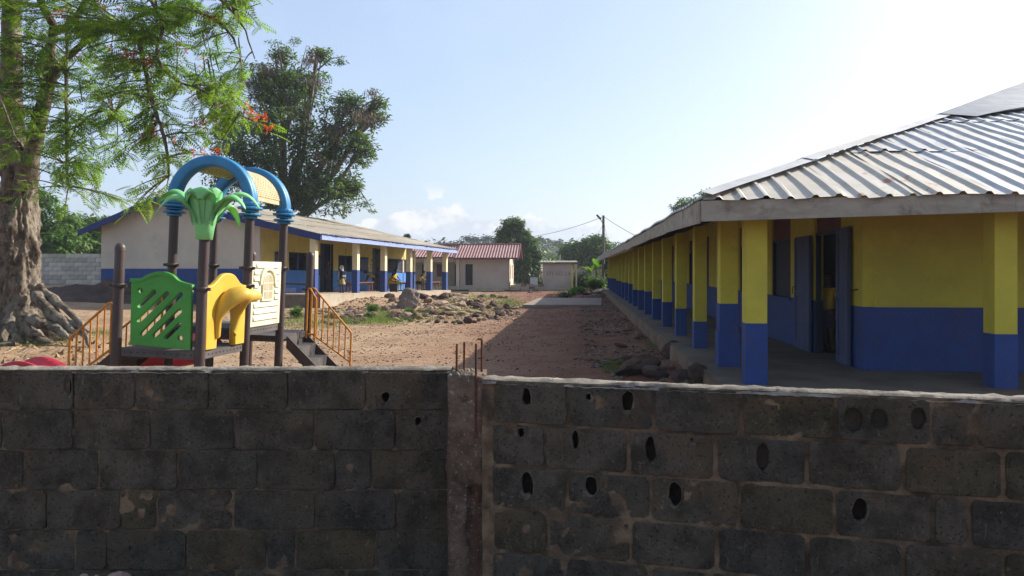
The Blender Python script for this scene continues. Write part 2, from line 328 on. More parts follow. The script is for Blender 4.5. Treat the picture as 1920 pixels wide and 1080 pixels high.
M_leafHd = mat('far_leaf_dark', (.028,.048,.028), (.022,.038,.024), scale=.1, rough=.7, bump=0, transl=.15, island=.3)
M_grass = mat('grass', (.12,.16,.035), (.10,.125,.035), scale=.8, rough=.8, bump=0, transl=.35, island=.4)
M_dry = mat('dry_leaf', (.30,.20,.11), (.2,.12,.07), scale=3, rough=.9, bump=0, island=.3)
M_rock = mat('brown_rock', (.17,.105,.072), (.105,.062,.045), (.25,.185,.13), scale=3, rough=.95, bump=.8, bscale=14, bdist=.03)
M_rockd = mat('dark_rock', (.085,.052,.042), (.05,.034,.03), (.13,.085,.06), scale=4, rough=.95, bump=.8, bscale=16, bdist=.03)
M_rockt = mat('tan_rock', (.34,.24,.155), (.24,.165,.11), (.38,.3,.22), scale=3, rough=.95, bump=.8, bscale=14, bdist=.03)
M_rockg = mat('grey_rock', (.20,.165,.14), (.12,.095,.08), (.27,.23,.2), scale=2.2, rough=.95, bump=.9, bscale=9, bdist=.05)
M_rockp = mat('pinkish_rubble', (.42,.3,.25), (.3,.2,.17), scale=5, rough=.95, bump=.8, bscale=25)
M_soil = mat('dark_soil', (.085,.055,.042), (.05,.034,.028), (.12,.075,.055), scale=2.5, rough=1, bump=1.0, bscale=12, bdist=.05)
M_slab = mat('cement_slab', (.25,.20,.16), (.2,.155,.125), scale=1.5, rough=.95, bump=.3, bscale=10, dirt=((.24,.14,.09), .8, .5, .7, .7))
M_skin = mat('skin', (.065,.032,.02), rough=.55, bump=0)
M_shirt = mat('yellow_shirt', (.55,.36,.03), (.45,.29,.025), scale=14, rough=.85, bump=.3)
M_skirt = mat('khaki_cloth', (.40,.32,.11), rough=.9, bump=.2)
M_navy = mat('navy_cloth', (.018,.022,.045), rough=.85, bump=.2)
M_white = mat('white_cloth', (.55,.55,.55), rough=.85, bump=.2)
M_whites = mat('pale_cloth', (.33,.33,.36), rough=.85, bump=.2)
M_shoe = mat('dark_shoe', (.02,.018,.018), rough=.6, bump=0)

# ground material: red-brown laterite yard, redder to the right, with sun and shade partly in its tones
def ground_mat():
    m = bpy.data.materials.new('laterite_ground'); m.use_nodes = True; t = m.node_tree; t.nodes.clear()
    out = N(t, 'ShaderNodeOutputMaterial'); b = N(t, 'ShaderNodeBsdfPrincipled'); b.inputs['Roughness'].default_value = 1; b.inputs['Specular IOR Level'].default_value = .1
    co = N(t, 'ShaderNodeTexCoord'); V = co.outputs['Object']
    def nz(s, d=8, r=.65):
        n = N(t, 'ShaderNodeTexNoise', inp={'Scale': s, 'Detail': d, 'Roughness': r}); t.links.new(V, n.inputs['Vector']); return n.outputs['Fac']
    def mix(f, a, bb):
        x = N(t, 'ShaderNodeMix', data_type='RGBA'); t.links.new(f, x.inputs[0])
        for i, c in ((6, a), (7, bb)):
            if isinstance(c, tuple): x.inputs[i].default_value = (*c, 1)
            else: t.links.new(c, x.inputs[i])
        return x.outputs[2]
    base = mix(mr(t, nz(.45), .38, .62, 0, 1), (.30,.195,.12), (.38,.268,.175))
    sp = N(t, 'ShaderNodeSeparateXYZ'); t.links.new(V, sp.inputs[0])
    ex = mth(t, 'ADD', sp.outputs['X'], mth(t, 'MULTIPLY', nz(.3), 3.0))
    base = mix(mr(t, ex, -2.5, 3.5, 0, 1), base, mix(mr(t, nz(.8), .4, .6, 0, 1), (.165,.076,.049), (.215,.108,.072)))  # redder earth to the right, darkened further for the building's shade
    base = mix(mr(t, nz(7, 6), .52, .68, 0, .7), base, (.15,.085,.055))
    base = mix(mr(t, nz(26, 4), .60, .70, 0, .85), base, (.075,.04,.028))
    base = mix(mr(t, nz(34, 4), .64, .72, 0, .7), base, (.36,.25,.17))
    # thin green growth on the far ground
    gy = mr(t, sp.outputs['Y'], 62, 90, 0, 1)
    gm = mth(t, 'MULTIPLY', gy, mr(t, nz(.15), .3, .5, .4, 1))
    base = mix(gm, base, mix(mr(t, nz(.4), .35, .65, 0, 1), (.07,.10,.03), (.11,.12,.045)))
    t.links.new(base, b.inputs['Base Color'])
    h = mth(t, 'ADD', mth(t, 'MULTIPLY', nz(3.5), .8), mth(t, 'MULTIPLY', nz(16), .5))
    bp = N(t, 'ShaderNodeBump'); bp.inputs['Strength'].default_value = 1.0; bp.inputs['Distance'].default_value = .09
    t.links.new(h, bp.inputs['Height']); t.links.new(bp.outputs[0], b.inputs['Normal']); t.links.new(b.outputs[0], out.inputs[0])
    return m
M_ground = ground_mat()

# ------------------------------------------------------------------ terrain
def ss(a, b, x):
    t = max(0, min(1, (x-a)/(b-a))); return t*t*(3-2*t)
def TZ(x, y):
    z = 0.04
    z += .26*ss(-4, -9, x)*ss(22, 30, y)
    z += .55*ss(-11, -20, x)*ss(24, 38, y)
    z += .35*ss(-18, -30, x)*ss(30, 45, y)
    z += .12*ss(45, 60, y)
    if 5 < y < 60 and x > -3:         # earth bank along the right plinth
        d = (2.0 + .087*y) - x
        z += .09*ss(1.6, 0.1, abs(d))*ss(60, 40, y)*(0.5+1.2*abs(fbm(x, y, 3, .6)))
    xl = (x+8.27)*.961-(y-32)*.276; sl = (x+8.27)*.276+(y-32)*.961
    if -1 < xl < 7: z += (.44-.012*sl)*ss(6.0, .6, xl)*ss(.6, 3.6, sl)*ss(17.5, 13, sl)*(1+.25*fbm(x, y, 6, .7))
    if y < 4.4: z += .05
    z += .10*fbm(x, y, 0, .12)*ss(5, 12, y)
    if 4.6 < y < 60 and abs(x) < 30: z += .035*fbm(x, y, 1, .9) + .012*fbm(x, y, 2, 4.0)
    if y > 90: z += 2.0*ss(90, 400, y)
    return z
def axis(lo, hi, step, far):
    a = list(np.arange(lo, hi+1e-6, step)); s = step; x = hi; y = lo; L = []; R = []
    while x < far: s *= 1.22; x += s; R.append(x)
    s = step
    while y > -far: s *= 1.22; y -= s; L.append(y)
    return sorted(L) + a + R
xs = axis(-13, 7, .13, 560); ys = axis(8, 42, .16, 560)
vs = [(x, y, TZ(x, y)) for y in ys for x in xs]; nx = len(xs)
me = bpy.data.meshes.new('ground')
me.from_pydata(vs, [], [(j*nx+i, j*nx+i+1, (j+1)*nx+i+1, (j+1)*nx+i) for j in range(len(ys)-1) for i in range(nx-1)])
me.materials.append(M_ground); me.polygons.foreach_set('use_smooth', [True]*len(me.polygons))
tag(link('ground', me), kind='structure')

# hills behind
def hill(name, pts, Y0, depth, mat_):
    """pts: list of (px, py) skyline at distance Y0+depth/2"""
    nxh = 90; nyh = 14; V = []
    pxs = [p[0] for p in pts]; pys = [p[1] for p in pts]; Yc = Y0 + depth*.5
    for j in range(nyh):
        t = j/(nyh-1); Y = Y0 + depth*t
        for i in range(nxh):
            px = pxs[0] + (pxs[-1]-pxs[0])*i/(nxh-1)
            h = EYE - (np.interp(px, pxs, pys)-HY)/F*Yc
            prof = math.sin(math.pi*t)**.8
            X = (px-HX)/F*Yc*(1+.15*(t-.5))
            V.append((X, Y, (h+1.5)*prof - 1.5 + .8*fbm(X, Y, 5, .03)*prof))
    me = bpy.data.meshes.new(name); me.from_pydata(V, [], [(j*nxh+i, j*nxh+i+1, (j+1)*nxh+i+1, (j+1)*nxh+i) for j in range(nyh-1) for i in range(nxh-1)])
    me.materials.append(mat_); me.polygons.foreach_set('use_smooth', [True]*len(me.polygons))
    tag(link(name, me), kind='structure'); return me
M_hill = mat('hill_scrub', (.06,.085,.035), (.04,.062,.028), (.10,.125,.05), scale=.12, rough=1, bump=1.0, bscale=.5, bdist=1.5, detail=10)
hl = hill('hill', [(-2600,480),(-900,470),(200,468),(700,466),(860,462),(940,460),(1000,459),(1030,461),(1060,462),(1140,470),(1400,474),(2400,478),(4200,484)], 170, 120, M_hill)
hl2 = hill('far_hill', [(-3600,470),(-900,476),(400,478),(840,474),(1000,474),(1200,478),(2000,474),(5200,480)], 420, 150, M_hill)

# ------------------------------------------------------------------ leaf templates
def quadleaf(a, b, w, up=(0,0,1)):
    a = Vector(a); b = Vector(b); d = b-a; r = d.cross(Vector(up)).normalized()*(w/2); m = a+d*.45
    return [a, m+r, b, m-r]
def frond_template(L=.40, pairs=8, plen=.105, w=.036, droop=.07):
    V = []; Fc = []
    for i in range(pairs):
        t = (i+1)/pairs; x = L*t; z = -droop*t*t
        pl = plen*(1-.55*abs(t-.45)/.55)
        for s in (-1, 1):
            q = quadleaf((x, 0, z), (x+pl*.55, s*pl, z-.012-pl*.25), w); b = len(V); V += q; Fc.append((b, b+1, b+2, b+3))
    b = len(V); V += [Vector((0,.003,0)), Vector((L,.001,-droop)), Vector((L,-.001,-droop)), Vector((0,-.003,0))]; Fc.append((b,b+1,b+2,b+3))
    return np.array([tuple(v) for v in V]), Fc
def clump_template(n, R, ll, w, seed, droop=.3):
    rr = random.Random(seed); V = []; Fc = []
    for i in range(n):
        a = rr.uniform(0, 2*math.pi); e = rr.uniform(-.9, .9)
        c = Vector((math.cos(a)*math.cos(e), math.sin(a)*math.cos(e), math.sin(e)))*R*rr.uniform(.2, 1)
        d = (Vector((math.cos(a), math.sin(a), rr.uniform(-.9, .5)-droop))).normalized()
        q = quadleaf(c, c+d*ll*rr.uniform(.7, 1.2), w, (rr.uniform(-.6,.6), rr.uniform(-.6,.6), 1)); b = len(V); V += q; Fc.append((b,b+1,b+2,b+3))
    return np.array([tuple(v) for v in V]), Fc
def blob_points(c, r, n, shell=.45, gap=.0, seed=0, gs=1.3):
    """points in an ellipsoid, denser near the surface, broken by a noise field"""
    rs = np.random.RandomState(seed); out = []
    while len(out) < n:
        d = rs.normal(size=3); d /= np.linalg.norm(d); rad = (shell + (1-shell)*rs.rand())
        rad *= 1 + .25*noise.noise(Vector(d*2.2 + seed))
        p = np.array(c) + d*np.array(r)*rad
        if gap and noise.noise(Vector(p*gs/max(r) * 2.2)) < gap-.5+.1*rs.rand(): 
            if rs.rand() < .9: continue
        out.append(p)
    return np.array(out)
def leaves(name, blobs, tmpl, mats, parent, sc=(0.8, 1.3), seed=1, split=None):
    pts = np.concatenate(blobs); k = len(pts); rs = np.random.RandomState(seed)
    R = rotmats(rs.rand(k)*6.28, rs.uniform(-.5,.5,k), rs.uniform(-.4,.4,k), rs.uniform(sc[0], sc[1], k))
    mi = None
    if isinstance(mats, (list, tuple)) and len(mats) > 1:
        mi = np.array([int(min(len(mats)-1, max(0, (noise.noise(Vector(p*(split or .8)))*.9+.5)*len(mats)))) for p in pts])
    return link(name, scatter_mesh(name, tmpl[0], tmpl[1], TM(R, pts), mats, mi), parent)

# ------------------------------------------------------------------ RIGHT CLASSROOM BLOCK (local: x = outwards right, y = along, z up from ground 0)
FLZ = 0.43
RB = empty('classroom_block', (2.24, 0, 0), (0, 0, -math.atan(.087)))
tag(RB, 'long yellow and blue classroom block on the right under a bare zinc hipped roof', 'building')
MB().box(-.42, 15.4, 9.35, 57.2, -.5, FLZ).build('plinth', M_plinth, RB)
def rough_plinth():
    mb = MB(); V = []; n = 200; rows = 7
    for j in range(rows):
        for i in range(n):
            y = 9.3 + (57.2-9.3)*(i/(n-1))**1.6; z = -.3 + (FLZ-.012+.3)*j/(rows-1)
            d = .02 + .07*max(0, fbm(y, z, 2, 1.4)+.15)*(1-j/(rows-1)) + .012*fbm(y, z, 5, 5)
            V.append((-.42-d, y, z - (0.02*abs(fbm(y,0,9,2.)) if j==rows-1 else 0)))
    mb.add(V, [(j*n+i, (j+1)*n+i, (j+1)*n+i+1, j*n+i+1) for j in range(rows-1) for i in range(n-1)], 0, True)
    mb.build('plinth_render', M_plinth, RB)
rough_plinth()
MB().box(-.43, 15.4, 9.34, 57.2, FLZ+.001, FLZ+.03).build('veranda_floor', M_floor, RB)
FZ = FLZ+.03
def wall_grid(us, zs, solid, T, thick, split, mats, name, parent):
    """us/zs break lists, solid(u,z) -> bool, T(u, z, d) -> local point"""
    mb = MB(); nu, nz_ = len(us)-1, len(zs)-1
    sol = [[solid((us[i]+us[i+1])/2, (zs[j]+zs[j+1])/2) for j in range(nz_)] for i in range(nu)]
    for i in range(nu):
        for j in range(nz_):
            if not sol[i][j]: continue
            a, b, c, d = us[i], us[i+1], zs[j], zs[j+1]; mi = 0 if (c+d)/2 < split else 1
            q = lambda p: [T(*x) for x in p]
            mb.add(q([(a,c,0),(b,c,0),(b,d,0),(a,d,0)]), [(0,1,2,3)], mi)
            mb.add(q([(a,c,thick),(b,c,thick),(b,d,thick),(a,d,thick)]), [(3,2,1,0)], mi)
            g = lambda ii, jj: 0 <= ii < nu and 0 <= jj < nz_ and sol[ii][jj]
            if not g(i-1,j): mb.add(q([(a,c,0),(a,d,0),(a,d,thick),(a,c,thick)]), [(0,1,2,3)], mi)
            if not g(i+1,j): mb.add(q([(b,c,0),(b,c,thick),(b,d,thick),(b,d,0)]), [(0,1,2,3)], mi)
            if not g(i,j-1): mb.add(q([(a,c,0),(a,c,thick),(b,c,thick),(b,c,0)]), [(0,1,2,3)], mi)
            if not g(i,j+1): mb.add(q([(a,d,0),(b,d,0),(b,d,thick),(a,d,thick)]), [(0,1,2,3)], mi)
    return mb.build(name, mats, parent)
# long wall at x = 1.83, openings (u0,u1,z0,z1,kind)
WX = 1.83; WT = 3.35; SP = 1.37
ops = []
ops.append((12.15, 13.5, FZ, 2.52, 'door'))
ops.append((15.0, 16.45, 1.36, 2.50, 'win'))
u = 18.2; k = 0
while u < 54:
    if k % 3 == 1: ops.append((u, u+1.35, FZ, 2.50, 'door')); u += 3.2
    else: ops.append((u, u+1.5, 1.36, 2.50, 'win')); u += 2.9
    k += 1
us = sorted(set([11.23, 56.5] + [o[0] for o in ops] + [o[1] for o in ops])); zs = [FZ, 1.36, SP+.004, 2.50, 2.52, 2.95, WT]
def solid(u, z): return not any(a < u < b and c < z < min(2.95, 9) for a, b, c, d, kd in ops)
wall_grid(us, zs, solid, lambda u, z, d: (WX+d, u, z), .15, SP, [M_blue, M_yel], 'long_wall', RB)
MB().box(WX+.152, 15.2, 11.23, 11.38, FZ, SP, 0).box(WX+.152, 15.2, 11.23, 11.38, SP, WT, 1).build('end_wall', [M_blue, M_yel], RB)
MB().box(15.05, 15.2, 11.4, 56.5, FZ, WT).build('back_wall', M_yel, RB)
MB().box(WX+.152, 15.04, 56.35, 56.5, FZ, WT).build('far_end_wall', M_yel, RB)
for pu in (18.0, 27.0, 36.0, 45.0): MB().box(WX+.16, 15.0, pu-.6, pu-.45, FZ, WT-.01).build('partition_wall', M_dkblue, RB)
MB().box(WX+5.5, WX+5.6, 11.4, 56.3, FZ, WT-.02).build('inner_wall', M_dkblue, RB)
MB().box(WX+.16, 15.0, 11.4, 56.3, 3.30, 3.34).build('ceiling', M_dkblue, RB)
for i, (a, b, c, d, kd) in enumerate(ops):     # transom boards above every opening, set back a little
    MB().box(WX+.05, WX+.09, a+.002, b-.002, d+.02, 2.948).build('transom_board', M_maroon, RB)
    fr = MB(); e = .045
    fr.box(WX+.02, WX+.10, a+.002, a+e, c, d+.018).box(WX+.02, WX+.10, b-e, b-.002, c, d+.018).box(WX+.02, WX+.10, a+e+.001, b-e-.001, d-.03, d+.018)
    fr.build('window_frame' if kd == 'win' else 'door_frame', M_dkblue, RB)
    if kd == 'win':
        MB().box(WX+.075, WX+.095, a+.05, b-.05, c+.01, d-.035).build('window_shutter', M_dkblue, RB)
        MB().box(WX-.03, WX+.1, a-.03, b+.03, c-.05, c-.003).build('window_sill', M_blue, RB)
    elif i > 0:
        MB().box(WX+.12, WX+.145, a+.05, b-.6, c+.01, d-.035).build('door_leaf', M_dkblue, RB)
def leaf(u0, u1, z0, z1, x0, mat_, name='door_leaf', hinge=None):
    o = MB().box(x0, x0+.028, u0, u1, z0, z1).build(name, mat_, RB)
    w = .1; st = MB()
    for a, b, c, d in ((u0+.004, u0+w, z0+.02, z1-.02), (u1-w, u1-.004, z0+.02, z1-.02)): st.box(x0-.016, x0-.0005, a, b, c, d)
    for zc in (z0+.07, (z0+z1)/2, z1-.09): st.box(x0-.014, x0-.0005, u0+w+.001, u1-w-.001, zc-.05, zc+.05)
    s = st.build('rail_frame', M_shut if mat_ is M_shut else mat_, None); s.parent = o
    h = MB().tube([(x0-.016, u1-.06, z0+1.0), (x0-.06, u1-.06, z0+1.0), (x0-.06, u1-.06, z0+1.12), (x0-.016, u1-.06, z0+1.12)], .008, 6).build('handle', M_rust, None); h.parent = o
    return o
leaf(13.52, 14.45, FZ+.01, 2.5, WX-.07, M_shut); leaf(11.6, 12.13, FZ+.01, 2.55, WX-.07, M_shut)
MB().tube([(WX-.0, 11.42, 1.62), (WX-.12, 11.42, 1.60), (WX-.12, 11.42, 1.52)], .012, 6).build('door_hook', M_rust, RB)
# columns
blue_h = {0: 1.235, 1: 1.40, 2: .95, 3: 1.05, 4: 1.08, 5: 1.06, 6: 1.19, 7: 1.16, 8: 1.10, 9: 1.28}
cu = [9.83, 11.62] + [11.62 + 2.66*i for i in range(1, 18)]
def column(x, y, bh, w=.15, top=None, tw=.015):
    top = top or 2.70
    o = MB().box(x-w, x+w, y-w, y+w, FZ-.01, top).build('column', M_yel, RB, bevel=.006)
    b = MB().box(x-w-tw, x+w+tw, y-w-tw, y+w+tw, FZ-.006, bh).build('column_base', M_blue, None, bevel=.006); b.parent = o
for i, y in enumerate(cu):
    column(0, y, blue_h.get(i, 1.30 + .05*random.uniform(-1, 1)), w=.113 if i > 1 else .13, tw=.004 if i == 0 else random.uniform(.006, .014))
# the second column has a stepped base
for xw, bh in ((2.98, 1.12), (5.95, 1.12), (8.9, 1.1), (11.9, 1.1), (14.9, 1.1)): column(xw, 9.83, bh, w=.135, tw=.006)
MB().box(-.155, .155, 11.62-.155, 11.62+.155, FZ-.005, .98).build('column_step', M_blue, RB, bevel=.006)
# fascia boards, sagging a little
EX, EY_, EZ = -.76, 9.25, 2.76; TP = .363
def fasc(a, b, h0, h1, za=0, zb=0, t=.028):
    a = Vector(a); b = Vector(b); d = (b-a).normalized(); nrm = Vector((d.y, -d.x, 0))*t
    V = []
    for p, h, zo in ((a, h0, za), (b, h1, zb)):
        for q in (p, p+nrm): V += [(q.x, q.y, EZ-.02+zo), (q.x, q.y, EZ-h+zo)]
    MB().add(V, [(0,1,5,4),(2,6,7,3),(0,4,6,2),(1,3,7,5),(0,2,3,1),(4,5,7,6)]).build('fascia_board', M_fascia, RB)
w = EX
while w < 15.8:
    w2 = min(w+3.6, 15.85); fasc((w, EY_, 0), (w2-.004, EY_, 0), .27 if w < 0 else .235, .235, random.uniform(-.004, .004)+.017*(w-EX), random.uniform(-.004,.004)+.017*(min(w2, 8)-EX)); w = w2
y = EY_+.03; i = 0
while y < 57.5:
    y2 = min(y+3.6, 57.6); fasc((EX, y2-.004, 0), (EX, y, 0), .23+.02*random.random(), .29 if i == 0 else .24, random.uniform(-.02, .02) - (.02 if i else 0), -.0 if i == 0 else random.uniform(-.02,.02)); y = y2; i += 1
# roof sheets
def NZ(x, u=EY_): return .017*max(0, min(x, 8)-EX)*max(0, 1-(u-EY_)/8.3)
def prof(w0, w1, step=.28, hgt=.032):
    pts = []; x = w0; ph = 0
    k0 = int(math.floor(w0/step))-1
    for k in range(k0, int(math.ceil(w1/step))+2):
        c = k*step
        for dx, h in ((-.05, 0), (-.018, hgt), (.018, hgt), (.05, 0)): 
            if w0+.002 < c+dx < w1-.002: pts.append((c+dx, h))
    def hh(x):
        c = round(x/step)*step; d = abs(x-c)
        return hgt if d < .018 else (0 if d > .05 else hgt*(.05-d)/.032)
    pts = [(w0, hh(w0))] + pts + [(w1, hh(w1))]
    return pts
def near_sheet(w0, w1, u0, lap, mat_):
    pr = prof(w0, w1); rows = 7; V = []
    n = len(pr); seed = random.random()*50
    for j in range(rows+1):
        for (x, h) in pr:
            umax = EY_ + max(.02, min(x-EX, 15.85-x)); ue = min(u0+2.25+.12, umax); us_ = min(u0, umax-.005)
            uu = us_ - (.07+.02*math.sin(x*9+seed) if u0 <= EY_+.01 else 0) if j == 0 else us_+(ue-us_)*j/rows
            dz = .006*math.sin(uu*3+seed) + .012*fbm(x, uu, seed, 1.4)
            if j == 0: dz += .014*fbm(x, 0, seed, 5)
            V.append((x, uu, EZ + .004 + (uu-EY_)*TP + h + dz + lap + NZ(x, uu)))
    MB().add(V, [(j*n+i, j*n+i+1, (j+1)*n+i+1, (j+1)*n+i) for j in range(rows) for i in range(n-1)]).build('roof_sheet', mat_, RB)
w = EX+.02; k = 0
while w < 15.7:
    w2 = min(w+.84, 15.84)
    for r in range(4):
        u0 = EY_+2.25*r
        if u0 < EY_ + min(w2-EX, 15.85-w) - .05: near_sheet(w, w2+.02, u0, .014*r+.003*(k % 2), M_zincr if k in (0, 1, 2, 3) and r == 0 else M_zinc)
    w = w2; k += 1
# long slope (yard side) and back slope as corrugated sheets in larger pieces
def slope_sheet(u0, u1, side):
    pr = prof(u0, u1); V = []; n = len(pr); xr = 7.55
    for j in range(3):
        for (u_, h) in pr:
            lim = min(u_-EY_, 57.6-u_); full = xr-EX
            d = min(full, max(0, lim))*(j/2)
            if j == 0: d = -.05
            x = EX+d if side < 0 else 15.86-d
            V.append((x, u_, EZ+.004+d*TP+h+(.012*math.sin(u_*2.3) if j == 0 else 0)))
    fs = [(j*n+i, j*n+i+1, (j+1)*n+i+1, (j+1)*n+i) for j in range(2) for i in range(n-1)]
    MB().add(V, fs).build('roof_sheet', M_zinc, RB)
y = EY_+.15
while y < 57.4:
    y2 = min(y+2.52, 57.55); slope_sheet(y, y2, -1); slope_sheet(y, y2, 1); y = y2
# far hip closing
MB().add([(EX, 57.6, EZ), (15.86, 57.6, EZ), (7.55, 49.3, EZ+8.3*TP)], [(0,1,2)]).build('roof_end', M_zinc, RB)
# hip and ridge caps
def capstrip(a, b, w_, lift, mat_, n=10, name='hip_cap', flat=.42):
    a = Vector(a); b = Vector(b); d = (b-a); r = Vector((d.y, -d.x, 0)).normalized(); V = []
    for i in range(n+1):
        p = a+d*(i/n)+Vector((0,0,.012*fbm(i, a.x, 4, .9))); p.z += NZ(p.x, p.y) if name == 'hip_cap' else 0
        V += [p-r*w_-Vector((0,0,w_*flat))+Vector((0,0,lift)), p+Vector((0,0,lift+.012)), p+r*w_-Vector((0,0,w_*flat))+Vector((0,0,lift))]
    return MB().add(V, [(i*3+j, (i+1)*3+j, (i+1)*3+j+1, i*3+j+1) for i in range(n) for j in (0, 1)]).build(name, mat_, RB)
apex = Vector((7.55, 17.55, EZ+8.3*TP))
c0 = Vector((EX, EY_, EZ)); 
for s in range(5):
    a = c0.lerp(apex, s/5); b = c0.lerp(apex, (s+1)/5+.01); capstrip(a, b, .17, .085+.008*(s % 2), M_zinc, 6, flat=.22)
c1 = Vector((15.86, EY_, EZ))
for s in range(4): capstrip(c1.lerp(apex, s/4+.01), c1.lerp(apex, (s+1)/4), .15, .05, M_zinc, 4, flat=.26)
for s in range(6): capstrip(apex.lerp(Vector((7.55, 49.3, apex.z)), s/6), apex.lerp(Vector((7.55, 49.3, apex.z)), (s+1)/6+.005), .2, .05, M_zinc, 4, 'ridge_cap', flat=.36)
# raised dull sheets over the top of the hip
def top_sheet():
    V = []; n = 12
    for i in range(n+1):
        t = i/n; p = c0.lerp(apex, .60+.40*t)
        lift = .12+.15*t**1.2 + .02*fbm(t*3, 1, 1, 1) + NZ(p.x, p.y)
        q = p + Vector((.12+.9*t+.4, -.25-.9*t, 0)); q.z = EZ+(q.y-EY_)*TP + .09+.02*math.sin(t*9) + NZ(q.x, q.y)
        V += [p+Vector((-.1, .1, lift-.05)), p+Vector((0,0,lift)), q+Vector((0,0,.10*t)), q]
    MB().add(V, [(i*4+j, i*4+j+1, (i+1)*4+j+1, (i+1)*4+j) for i in range(n) for j in range(3)]).build('loose_roof_sheet', M_zincb, RB)
top_sheet()
for yy in np.arange(10.4, 57, 1.33):
    l_ = min(3.2, yy-EY_-.2); MB().beam((EX+.05, yy, EZ-.07), (EX+.05+l_, yy, EZ-.07+l_*TP), .05, .1).build('rafter', M_pole, RB)
for xx in np.arange(.4, 15, 1.2): MB().beam((xx, EY_+.05, EZ-.07), (xx, 10.9 if xx > 1.2 else 9.9, EZ-.07+(1.6 if xx > 1.2 else .6)*TP), .05, .1).build('rafter', M_pole, RB)

# ------------------------------------------------------------------ LEFT CLASSROOM BLOCK (local x = out to the yard, y = along the front)
LYAW = -math.atan2(.276, .961); LZ = .86
LB = empty('classroom_block', (-8.27, 32.0, LZ), (-math.radians(.86), 0, LYAW))
tag(LB, 'low classroom block on the left with cream gable, blue lower walls and weathered grey roof', 'building')
def s_of(px, xl=-2.6):
    r = (px-HX)/F; ox = -8.27+.961*xl; oy = 32.0-.276*xl
    return (ox - r*oy)/(.961*r-.276)
def l_depth(s, xl=-2.6): return 32.0-.276*xl+.961*s
def l_z(py, s, xl=-2.6): return EYE-(py-HY)/F*l_depth(s, xl) - LZ + .015*s
LLEN = 15.0
MB().box(-11, .28, -.0, LLEN+.4, -1.3, -.05).build('plinth', M_plinth, LB)
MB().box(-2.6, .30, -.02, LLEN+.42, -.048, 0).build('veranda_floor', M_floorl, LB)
def rough2():
    V = []; n = 60
    for j in range(5):
        for i in range(n):
            y = -.0+(LLEN+.4)*i/(n-1); z = -.9+.85*j/4
            V.append((.285+.03+.12*max(0, fbm(y, z, 7, 1.1)+.1)*(1-j/4), y, z))
    MB().add(V, [(j*n+i, j*n+i+1, (j+1)*n+i+1, (j+1)*n+i) for j in range(4) for i in range(n-1)], 0, True).build('plinth_render', M_floorl, LB)
rough2()
BS = 1.07
RXF, RXR, RXB = .62, -7.44, -11.7; RZF, RZR, RZB = 2.46, 4.22, 2.80
def roofz(x): return RZF+(RZR-RZF)*(RXF-x)/(RXF-RXR) if x > RXR else RZR+(RZB-RZR)*(RXR-x)/(RXR-RXB)
def gable(y, name, thick=.15):
    pts_u = [(-2.6, roofz(-2.6)), (RXR, roofz(RXR)), (-10.9, roofz(-10.9))]
    for sgn, yy in ((1, y),):
        mb = MB()
        mb.box(-10.9, -2.6, yy, yy+thick, -.9, BS, 0)
        V = [(-10.9, yy, BS), (-2.6, yy, BS), (-2.6, yy, pts_u[0][1]-.06), (RXR, yy, RZR-.06), (-10.9, yy, pts_u[2][1]-.06)]
        V2 = [(a, yy+thick, c) for a, b, c in V]
        mb.add(V+V2, [(0,1,2,3,4), (9,8,7,6,5), (1,6,7,2), (0,4,9,5), (2,7,8,3), (3,8,9,4)], 1)
        mb.build(name, [M_blue, M_cream], LB)
gable(.0, 'gable_wall'); gable(LLEN-.2, 'gable_wall')
MB().box(-2.95, -2.585, -.012, -.0015, BS, 2.25).build('pale_patch', M_cream, LB)
# front wall with openings: (px0, px1, z0, z1, kind)
lops = []
for a, b, kind in ((541,576,'win'), (600,624,'door'), (634,662,'win'), (698,714,'door'), (727,763,'win')):
    u0, u1 = s_of(a), s_of(b); lops.append((u0, u1, 0 if kind == 'door' else 1.03, 2.38 if kind == 'door' else 1.86, kind))
FE = 12.2
us = sorted(set([.152, FE] + [o[0] for o in lops] + [o[1] for o in lops])); zs = [0, 1.03, BS+.003, 1.86, 2.38, 3.1]
wall_grid(us, zs, lambda u, z: not any(a < u < b and c < z < d for a, b, c, d, kd in lops), lambda u, z, d: (-2.6-d, u, z), .15, BS, [M_blo, M_ylo], 'front_wall', LB)
MB().box(-10.7, -10.85, .2, LLEN-.3, -.9, 2.9).build('back_wall', M_cream, LB)
MB().box(-10.6, -2.76, FE-.15, FE, 0, 2.9).build('partition_wall', M_wallg, LB)
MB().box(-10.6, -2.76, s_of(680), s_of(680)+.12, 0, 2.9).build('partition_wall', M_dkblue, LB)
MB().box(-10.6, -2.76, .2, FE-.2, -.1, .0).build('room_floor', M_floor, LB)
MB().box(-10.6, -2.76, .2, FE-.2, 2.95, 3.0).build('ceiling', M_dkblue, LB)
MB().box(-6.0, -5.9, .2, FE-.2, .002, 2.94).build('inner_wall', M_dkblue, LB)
for a, b, c, d, kd in lops:
    fr = MB(); e = .05; x0, x1 = -2.68, -2.585
    fr.box(x0, x1, a+.002, a+e, c+.002, d).box(x0, x1, b-e, b-.002, c+.002, d).box(x0, x1, a+e+.001, b-e-.001, d-e, d)
    fr.build('window_frame' if kd == 'win' else 'door_frame', M_dkblue, LB)
    if kd == 'win':
        m_ = (a+b)/2
        for q0, q1 in ((a+e, m_-.05), (m_+.05, b-e)):
            sh = MB()
            for z in np.arange(c+.06, d-.08, .085): sh.beam((-2.66, q0, z), (-2.66, q1, z), .07, .012, up=(.7, 0, .7))
            sh.build('louvre_shutter', M_dkblue, LB)
        MB().box(-2.69, -2.6, m_-.04, m_+.04, c+.003, d-e-.001).build('mullion', M_shut, LB)
    else: MB().box(-2.74, -2.70, a+.06, a+.55, c+.01, d-.06).build('door_leaf', M_dkblue, LB)
